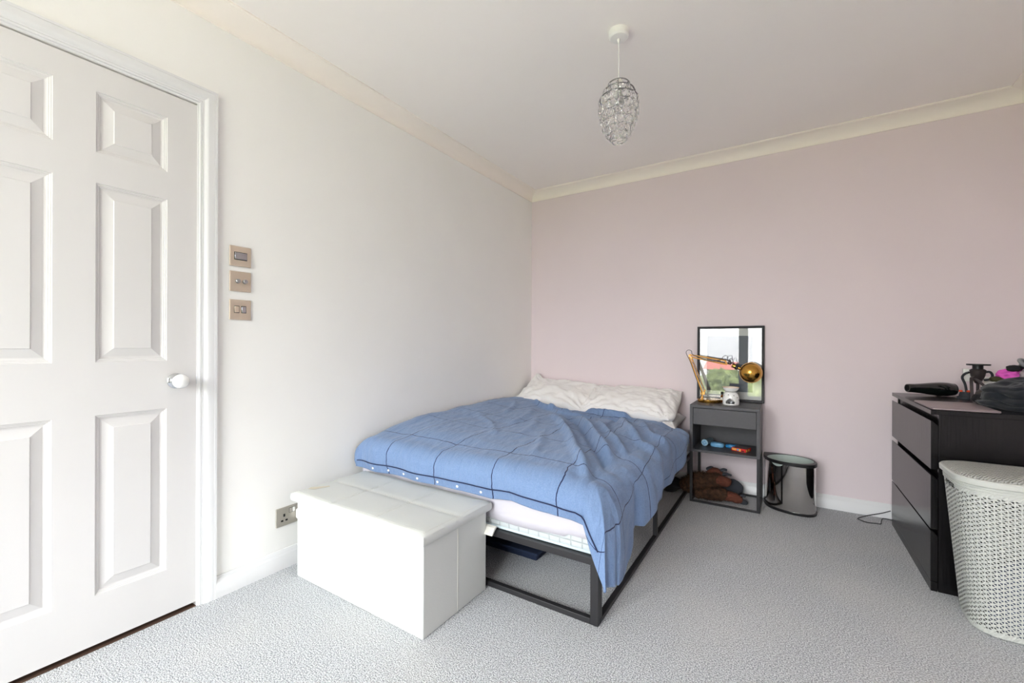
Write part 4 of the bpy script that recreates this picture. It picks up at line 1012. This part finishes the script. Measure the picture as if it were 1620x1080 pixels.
for z0, z1 in ((0.0420, 0.2560), (0.2640, 0.4940), (0.5190, 0.7265)):
    # front with a bevelled grip edge along the top
    bm = B(); sweep_profile(bm, [(CX0, z0), (CX0+0.0225, z0), (CX0+0.0225, z1-0.020), (CX0+0.0035, z1), (CX0, z1)], CY0+0.0005, CY1-0.0005, 'y')
    d_ = obj('drawer', bm, 'veneer', ch, bevel=0.0006, bseg=1)
    obj('drawer_box', boxes((CX0+0.050, CX1-0.04, CY0+0.030, CY1-0.030, z0+0.02, z1-0.045)), 'black_metal', d_)
for z in (0.2560, 0.4940): obj('cross_rail', boxes((CX0+0.034, CX0+0.046, CY0+0.018, CY1-0.018, z-0.02, z+0.02)), 'veneer', ch)

# laptop
lt = thing('laptop', (2.612, -0.758, CZ), 'closed thin laptop on the corner of the chest of drawers', 'laptop')
def rrect(x0, x1, y0, y1, r, z, n=6):
    o = []
    for cx, cy, a0 in ((x1-r, y1-r, 0), (x0+r, y1-r, PI/2), (x0+r, y0+r, PI), (x1-r, y0+r, 1.5*PI)):
        for k in range(n+1): a = a0+PI/2*k/n; o.append((cx+r*math.cos(a), cy+r*math.sin(a), z))
    return o
bm = B(); rings(bm, [rrect(2.513, 2.713, -0.905, -0.610, 0.009, CZ+0.0008), rrect(2.509, 2.717, -0.909, -0.606, 0.010, CZ+0.003), rrect(2.509, 2.717, -0.909, -0.606, 0.010, CZ+0.0055)]); obj('laptop_base', bm, 'laptop', lt, smooth=30)
bm = B(); rings(bm, [rrect(2.509, 2.717, -0.909, -0.606, 0.010, CZ+0.0062), rrect(2.509, 2.717, -0.909, -0.606, 0.010, CZ+0.0088), rrect(2.511, 2.715, -0.907, -0.608, 0.010, CZ+0.0102)]); sc_ = obj('laptop_lid', bm, 'laptop', lt, smooth=30)

# hair dryer lying on its side, nozzle towards the left
hd = thing('hair_dryer', (2.64, -0.235, CZ), 'glossy black hair dryer lying on the chest of drawers', 'hair dryer')
a0 = Vector((2.545, -0.262, CZ+0.0415)); a1 = Vector((2.775, -0.168, CZ+0.0375)); dd = (a1-a0).normalized(); Lh = (a1-a0).length
prof = [(0.0185, 0.0), (0.0215, 0.0), (0.0230, 0.004), (0.0238, 0.03), (0.0265, 0.06), (0.0305, 0.09), (0.0345, 0.125), (0.0372, 0.155), (0.0370, 0.185), (0.0330, 0.212), (0.0300, 0.220)]
bm = B(); lathe(bm, a0, prof, dd, 40, cap=False); obj('barrel', bm, 'dryer', hd, smooth=40)
bm = B(); lathe(bm, a0, [(0.0185, 0.0), (0.0175, 0.03), (0.0, 0.031)], dd, 30, cap=False); obj('nozzle', bm, 'black_plastic', hd, smooth=40)
bm = B()
for r in (0.030, 0.0245, 0.019, 0.0135, 0.008): torus(bm, a0+dd*(0.220+(0.030-r)*0.45), r, 0.0018, dd, 36, 6)
lathe(bm, a0, [(0.030, 0.219), (0.020, 0.2235), (0.0, 0.226)], dd, 30, cap=False)
obj('air_grille', bm, 'rubber', hd, smooth=60)
hp = a0+dd*0.150; bm = B(); tube(bm, [hp+Vector((0, 0.02, -0.010)), hp+Vector((0.012, 0.06, -0.020)), hp+Vector((0.02, 0.095, -0.0225))], [0.017, 0.016, 0.014], 16); obj('handle', bm, 'dryer', hd, smooth=50)

# black gadget on a stand, hoses looping down both sides
sx_, sy_ = 2.800, -0.285
gs = thing('gadget_stand', (sx_, sy_, CZ), 'black stand with a flat round top and looping hose on the chest of drawers', 'stand')
bm = B(); lathe(bm, (sx_-0.030, sy_, CZ), [(0, 0), (0.034, 0.0), (0.034, 0.010), (0.028, 0.013), (0.024, 0.034), (0.0, 0.036)], n=28); obj('base', bm, 'rubber', gs, smooth=30)
bm = B(); lathe(bm, (sx_+0.012, sy_, CZ), [(0.006, 0.0), (0.006, 0.08), (0.012, 0.085), (0.026, 0.120), (0.031, 0.150), (0.024, 0.156), (0, 0.156)], n=28); obj('cone', bm, 'brown_leather', gs, smooth=40)
bm = B(); lathe(bm, (sx_+0.012, sy_, CZ+0.1562), [(0, 0), (0.020, 0), (0.020, 0.018), (0, 0.018)], n=28); obj('collar', bm, 'black_plastic', gs, smooth=30)
bm = B(); lathe(bm, (sx_+0.014, sy_, CZ+0.1745), [(0, 0), (0.043, 0), (0.044, 0.002), (0.044, 0.007), (0, 0.0078)], n=40); obj('top_disc', bm, 'black_plastic', gs, smooth=30)
bm = B(); tube(bm, smoothpath([(sx_-0.028, sy_, CZ+0.032), (sx_-0.034, sy_, CZ+0.075), (sx_-0.046, sy_-0.005, CZ+0.110), (sx_-0.036, sy_-0.005, CZ+0.130), (sx_-0.02, sy_, CZ+0.138)]), 0.0052, 10)
tube(bm, smoothpath([(sx_+0.034, sy_, CZ+0.140), (sx_+0.055, sy_, CZ+0.142), (sx_+0.064, sy_, CZ+0.124), (sx_+0.056, sy_, CZ+0.106), (sx_+0.034, sy_, CZ+0.100)]), 0.0055, 10)
obj('hose', bm, 'rubber', gs, smooth=60)
bm = boxes((sx_-0.038, sx_-0.012, sy_+0.012, sy_+0.030, CZ+0.090, CZ+0.155)); obj('white_bracket', bm, 'white_plastic', gs, bevel=0.002)['label'] = 'pale grey upright bracket'
bm = B(); lathe(bm, (sx_-0.052, sy_-0.008, CZ+0.0362), [(0, 0), (0.007, 0), (0.007, 0.008), (0, 0.01)], n=14); lathe(bm, (sx_-0.022, sy_-0.010, CZ+0.0362), [(0, 0), (0.009, 0), (0.009, 0.008), (0, 0.01)], n=14); obj('orange_button', bm, 'orange', gs, smooth=30)

# small dark leather pouch with a strap
lb = thing('leather_bag', (2.795, -0.42, CZ), 'dark brown leather bag leaning against the black stand on the chest', 'bag')
bm = lump((2.822, -0.43, CZ+0.034), (0.055, 0.06, 0.036), 4, 0.18, 2.5, 3.0, flat=-0.034, ridged=True); obj('pouch', bm, 'brown_leather', lb, smooth=180)
bm = B()
P_ = smoothpath([(2.748, -0.46, CZ+0.006), (2.750, -0.44, CZ+0.07), (2.758, -0.41, CZ+0.118), (2.778, -0.40, CZ+0.105), (2.806, -0.42, CZ+0.070), (2.835, -0.44, CZ+0.045)], 8)
rings(bm, [[p+Vector((-0.006, -0.002, 0)), p+Vector((0.006, -0.002, 0.004)), p+Vector((0.006, 0.002, 0.004)), p+Vector((-0.006, 0.002, 0))] for p in P_]); obj('strap', bm, 'brown_leather', lb, smooth=40)
tag(obj('white_card_box', boxes((2.850, 2.935, -0.235, -0.185, CZ, CZ+0.112)), 'white_plastic', origin=(2.892, -0.21, CZ), bevel=0.002), 'white box behind the dark clothes and the black stand', 'box')

# heap of dark clothes
def heap(name, c, rx, ry, hz, m, seed, label, cat, pw=2.2, amp=0.02, layers=3):
    nx = 90; ny = 80; bm = B(); c = Vector(c); G_ = []
    for i in range(nx+1):
        row = []
        a = 2*PI*i/nx
        for j in range(ny+1):
            t = j/ny
            s = Vector((math.cos(a), math.sin(a))); wob = 1+0.10*noise.noise(Vector((s.x*1.5+seed, s.y*1.5, 0)))
            # side wall bulges in layers, top domes over
            if t < 0.45:
                q = t/0.45; rr_ = 0.90+0.10*abs(math.sin(q*PI*layers+noise.noise(Vector((s.x*2, s.y*2, seed)))*2.2))**0.6*(1-q*0.35) - 0.14*q*q
                z = hz*0.72*q
            else:
                q = (t-0.45)/0.55; rr_ = (0.76+0.0)*(1-q); z = hz*(0.72+0.28*math.sin(q*PI/2))
            p = Vector((s.x*rx*rr_*wob, s.y*ry*rr_*wob, z))
            n1 = 0.5-abs(noise.noise(Vector((p.x*9+p.z*8+seed, p.y*9, p.z*16)))); n2 = 0.5-abs(noise.noise(Vector((p.x*24+seed, p.y*20+p.z*16, p.z*30))))
            k = amp*(n1*1.2+n2*0.45)*min(1, t*8)
            e = Vector((s.x, s.y, 0.0))*(1-t) + Vector((0, 0, 1))*t
            p += e*k; p.z = max(0.0005, p.z)
            row.append(bm.verts.new(c+p))
        G_.append(row)
    for i in range(nx):
        for j in range(ny): bm.faces.new((G_[i][j], G_[(i+1) % nx][j], G_[(i+1) % nx][j+1], G_[i][j+1]))
    bm.faces.new([G_[i][0] for i in range(nx)][::-1])
    bmesh.ops.remove_doubles(bm, verts=bm.verts, dist=1e-5)
    o = obj(name, bm, m, origin=tuple(c), smooth=180); return tag(o, label, cat)
heap('folded_trousers', (2.900, -0.640, CZ+0.0), 0.165, 0.165, 0.128, 'navy_cloth', 2.0, 'heap of dark navy trousers on top of the chest of drawers', 'clothes', amp=0.034)
heap('ribbed_jumper', (2.785, -0.560, CZ+0.011), 0.060, 0.07, 0.045, 'black_cloth', 5.0, 'crumpled black ribbed top beside the navy trousers on the chest', 'clothes', amp=0.014, layers=1)
zt2 = CZ+0.128
tag(obj('pink_top', lump((2.846, -0.560, zt2+0.012), (0.046, 0.045, 0.030), 4, 0.28, 2.2, 1.0, flat=-0.022), 'pink_cloth', origin=(2.846, -0.56, zt2), smooth=180), 'magenta pink cloth on top of the dark clothes', 'clothes')
tag(obj('olive_sock', lump((2.795, -0.575, zt2-0.006), (0.024, 0.022, 0.013), 3, 0.15, 2.2, 4.0, flat=-0.012), 'olive', origin=(2.795, -0.575, zt2-0.01), smooth=180), 'small black and olive cloth left of the pink cloth on the heap', 'clothes')
tag(obj('yellow_top', lump((2.925, -0.600, zt2+0.026), (0.050, 0.045, 0.036), 4, 0.22, 2.2, 6.0, flat=-0.034), 'yellow_cloth', origin=(2.925, -0.6, zt2), smooth=180), 'bright yellow cloth on top of the dark clothes', 'clothes')
tag(obj('clear_wrapper', lump((2.877, -0.615, zt2+0.020), (0.022, 0.018, 0.026), 3, 0.4, 3.0, 8.0), mat('cloudy_clear_plastic', srgb(206, 190, 196), 0.15, trans=0.5), origin=(2.877, -0.615, zt2), smooth=60), 'crinkled clear plastic wrapper between the pink and yellow cloths', 'wrapper')
tag(obj('black_glove', lump((2.846, -0.590, zt2+0.046), (0.025, 0.018, 0.015), 3, 0.25, 2.2, 2.0), 'black_cloth', origin=(2.846, -0.59, zt2+0.03), smooth=180), 'small black cloth lying on the magenta cloth', 'clothes')
vs_ = thing('sports_goggles', (2.882, -0.590, zt2+0.06), 'grey and black goggles on top of the clothes heap', 'goggles')
bm = lump((2.890, -0.590, zt2+0.056), (0.034, 0.026, 0.022), 4, 0.05, 1.5, 1.0, rot=0.5); obj('lens', bm, 'dryer', vs_, smooth=180)
bm = B(); torus(bm, (2.882, -0.592, zt2+0.066), 0.026, 0.008, (0.5, -0.4, 0.6), 30, 8); obj('grey_rim', bm, mat('grey_plastic', srgb(130, 130, 132), 0.4), vs_, smooth=60)
bk = thing('baseball_cap', (2.925, -0.590, zt2+0.085), 'black cap with a grey band at the very top of the clothes heap', 'cap')
bm = lump((2.918, -0.590, zt2+0.094), (0.036, 0.034, 0.026), 4, 0.06, 1.5, 3.0); obj('crown', bm, 'black_cloth', bk, smooth=180)
bm = B(); torus(bm, (2.918, -0.590, zt2+0.083), 0.034, 0.004, (0.15, -0.2, 1), 40, 8); obj('band', bm, 'white_plastic', bk, smooth=60)

# ================================================================== LAUNDRY HAMPER
HX0, HX1, HY0_, HY1_ = 2.508, 2.985, -1.275, -0.935
hm = thing('laundry_hamper', (2.745, -1.105, 0.0), 'pale grey woven plastic laundry hamper with a lid beside the chest of drawers', 'laundry hamper')
def hl(z, off=0.0):
    t = 1-z/0.555; tx_ = 0.050*t; ty_ = 0.062*t; r = 0.095-0.02*t
    return rrect(HX0+0.010+tx_-off, HX1-0.010-tx_*0.8+off, HY0_+0.012+ty_-off, HY1_-0.008-0.02*t+off, r, z, 10)
bm = B(); uvl = bm.loops.layers.uv.new('UVMap'); zl = [0.0, 0.004, 0.018] + [0.03+0.525*k/24 for k in range(25)]
zl[-1] = 0.553; L_ = [[bm.verts.new(p) for p in hl(z, -0.006 if z == 0 else (-0.001 if z < 0.01 else 0))] for z in zl]; n = len(L_[0])
ref = [Vector(p) for p in hl(0.4)]; cum = [0]
for i in range(n): cum.append(cum[-1]+(ref[(i+1) % n]-ref[i]).length)
for k in range(len(zl)-1):
    for i in range(n):
        j = (i+1) % n; f = bm.faces.new((L_[k][i], L_[k][j], L_[k+1][j], L_[k+1][i]))
        for l, (uu, vv) in zip(f.loops, ((cum[i], zl[k]), (cum[i+1], zl[k]), (cum[i+1], zl[k+1]), (cum[i], zl[k+1]))): l[uvl].uv = (uu, vv)
f = bm.faces.new(L_[0][::-1])
for l in f.loops: l[uvl].uv = (0, 0)
hb = obj('basket', bm, 'hamper', hm, smooth=40)
bm = B()
for z in (0.527, 0.537, 0.546):
    lp0 = hl(z, 0.0015); P_ = [Vector(p) for p in lp0]; nn_ = len(P_)
    V0 = [[bm.verts.new(p + Vector((0, 0, dz)) + (p-Vector((2.745, -1.105, p.z))).normalized()*dr) for p in P_] for dz, dr in ((-0.0025, -0.002), (-0.0018, 0.001), (0.0018, 0.001), (0.0025, -0.002))]
    for q in range(3):
        for i in range(nn_): bm.faces.new((V0[q][i], V0[q][(i+1) % nn_], V0[q+1][(i+1) % nn_], V0[q+1][i]))
obj('rim_ribs', bm, 'hamper_plain', hb, smooth=40)
hlid = B()
def ll(z, off, r=0.10): return rrect(HX0-off, HX1+off, HY0_-off, HY1_+off, r+off, z, 10)
rings(hlid, [ll(0.553, -0.006), ll(0.553, 0), ll(0.568, 0.001), ll(0.573, -0.003), ll(0.574, -0.010), ll(0.571, -0.013)], cap=True)
lid_o = obj('lid', hlid, 'hamper_plain', hm, smooth=40)
bm = B(); uvl = bm.loops.layers.uv.new('UVMap'); LL = [[bm.verts.new(p) for p in ll(z, o_, 0.10)] for z, o_ in ((0.5712, -0.012), (0.578, -0.022), (0.582, -0.05), (0.5835, -0.09))]
n = len(LL[0])
for a, b in zip(LL, LL[1:]):
    for i in range(n): bm.faces.new((a[i], a[(i+1) % n], b[(i+1) % n], b[i]))
bm.faces.new(LL[-1])
for f in bm.faces:
    for l in f.loops: l[uvl].uv = (l.vert.co.x, l.vert.co.y)
obj('woven_top', bm, 'hamper_lid', lid_o, smooth=40)
heap('laundry_pile', (2.745, -1.105, 0.006), 0.125, 0.080, 0.27, mat('pale_laundry_cloth', srgb(120, 128, 156), 0.9), 3.0, 'pale laundry showing faintly through the holes of the hamper', 'laundry', amp=0.02)

# ================================================================== CABLE
bm = B(); tube(bm, smoothpath([(2.515, -0.026, 0.052), (2.47, -0.032, 0.030), (2.40, -0.055, 0.008), (2.352, -0.115, 0.003), (2.356, -0.140, 0.003), (2.39, -0.165, 0.003), (2.43, -0.155, 0.003), (2.452, -0.150, 0.003), (2.462, -0.10, 0.004), (2.478, -0.050, 0.006), (2.52, -0.045, 0.004)]), 0.0026, 8)
tag(obj('power_cable', bm, 'black_plastic', origin=(2.45, -0.1, 0.0), smooth=60), 'thin black cable looping on the carpet beside the chest of drawers', 'cable')
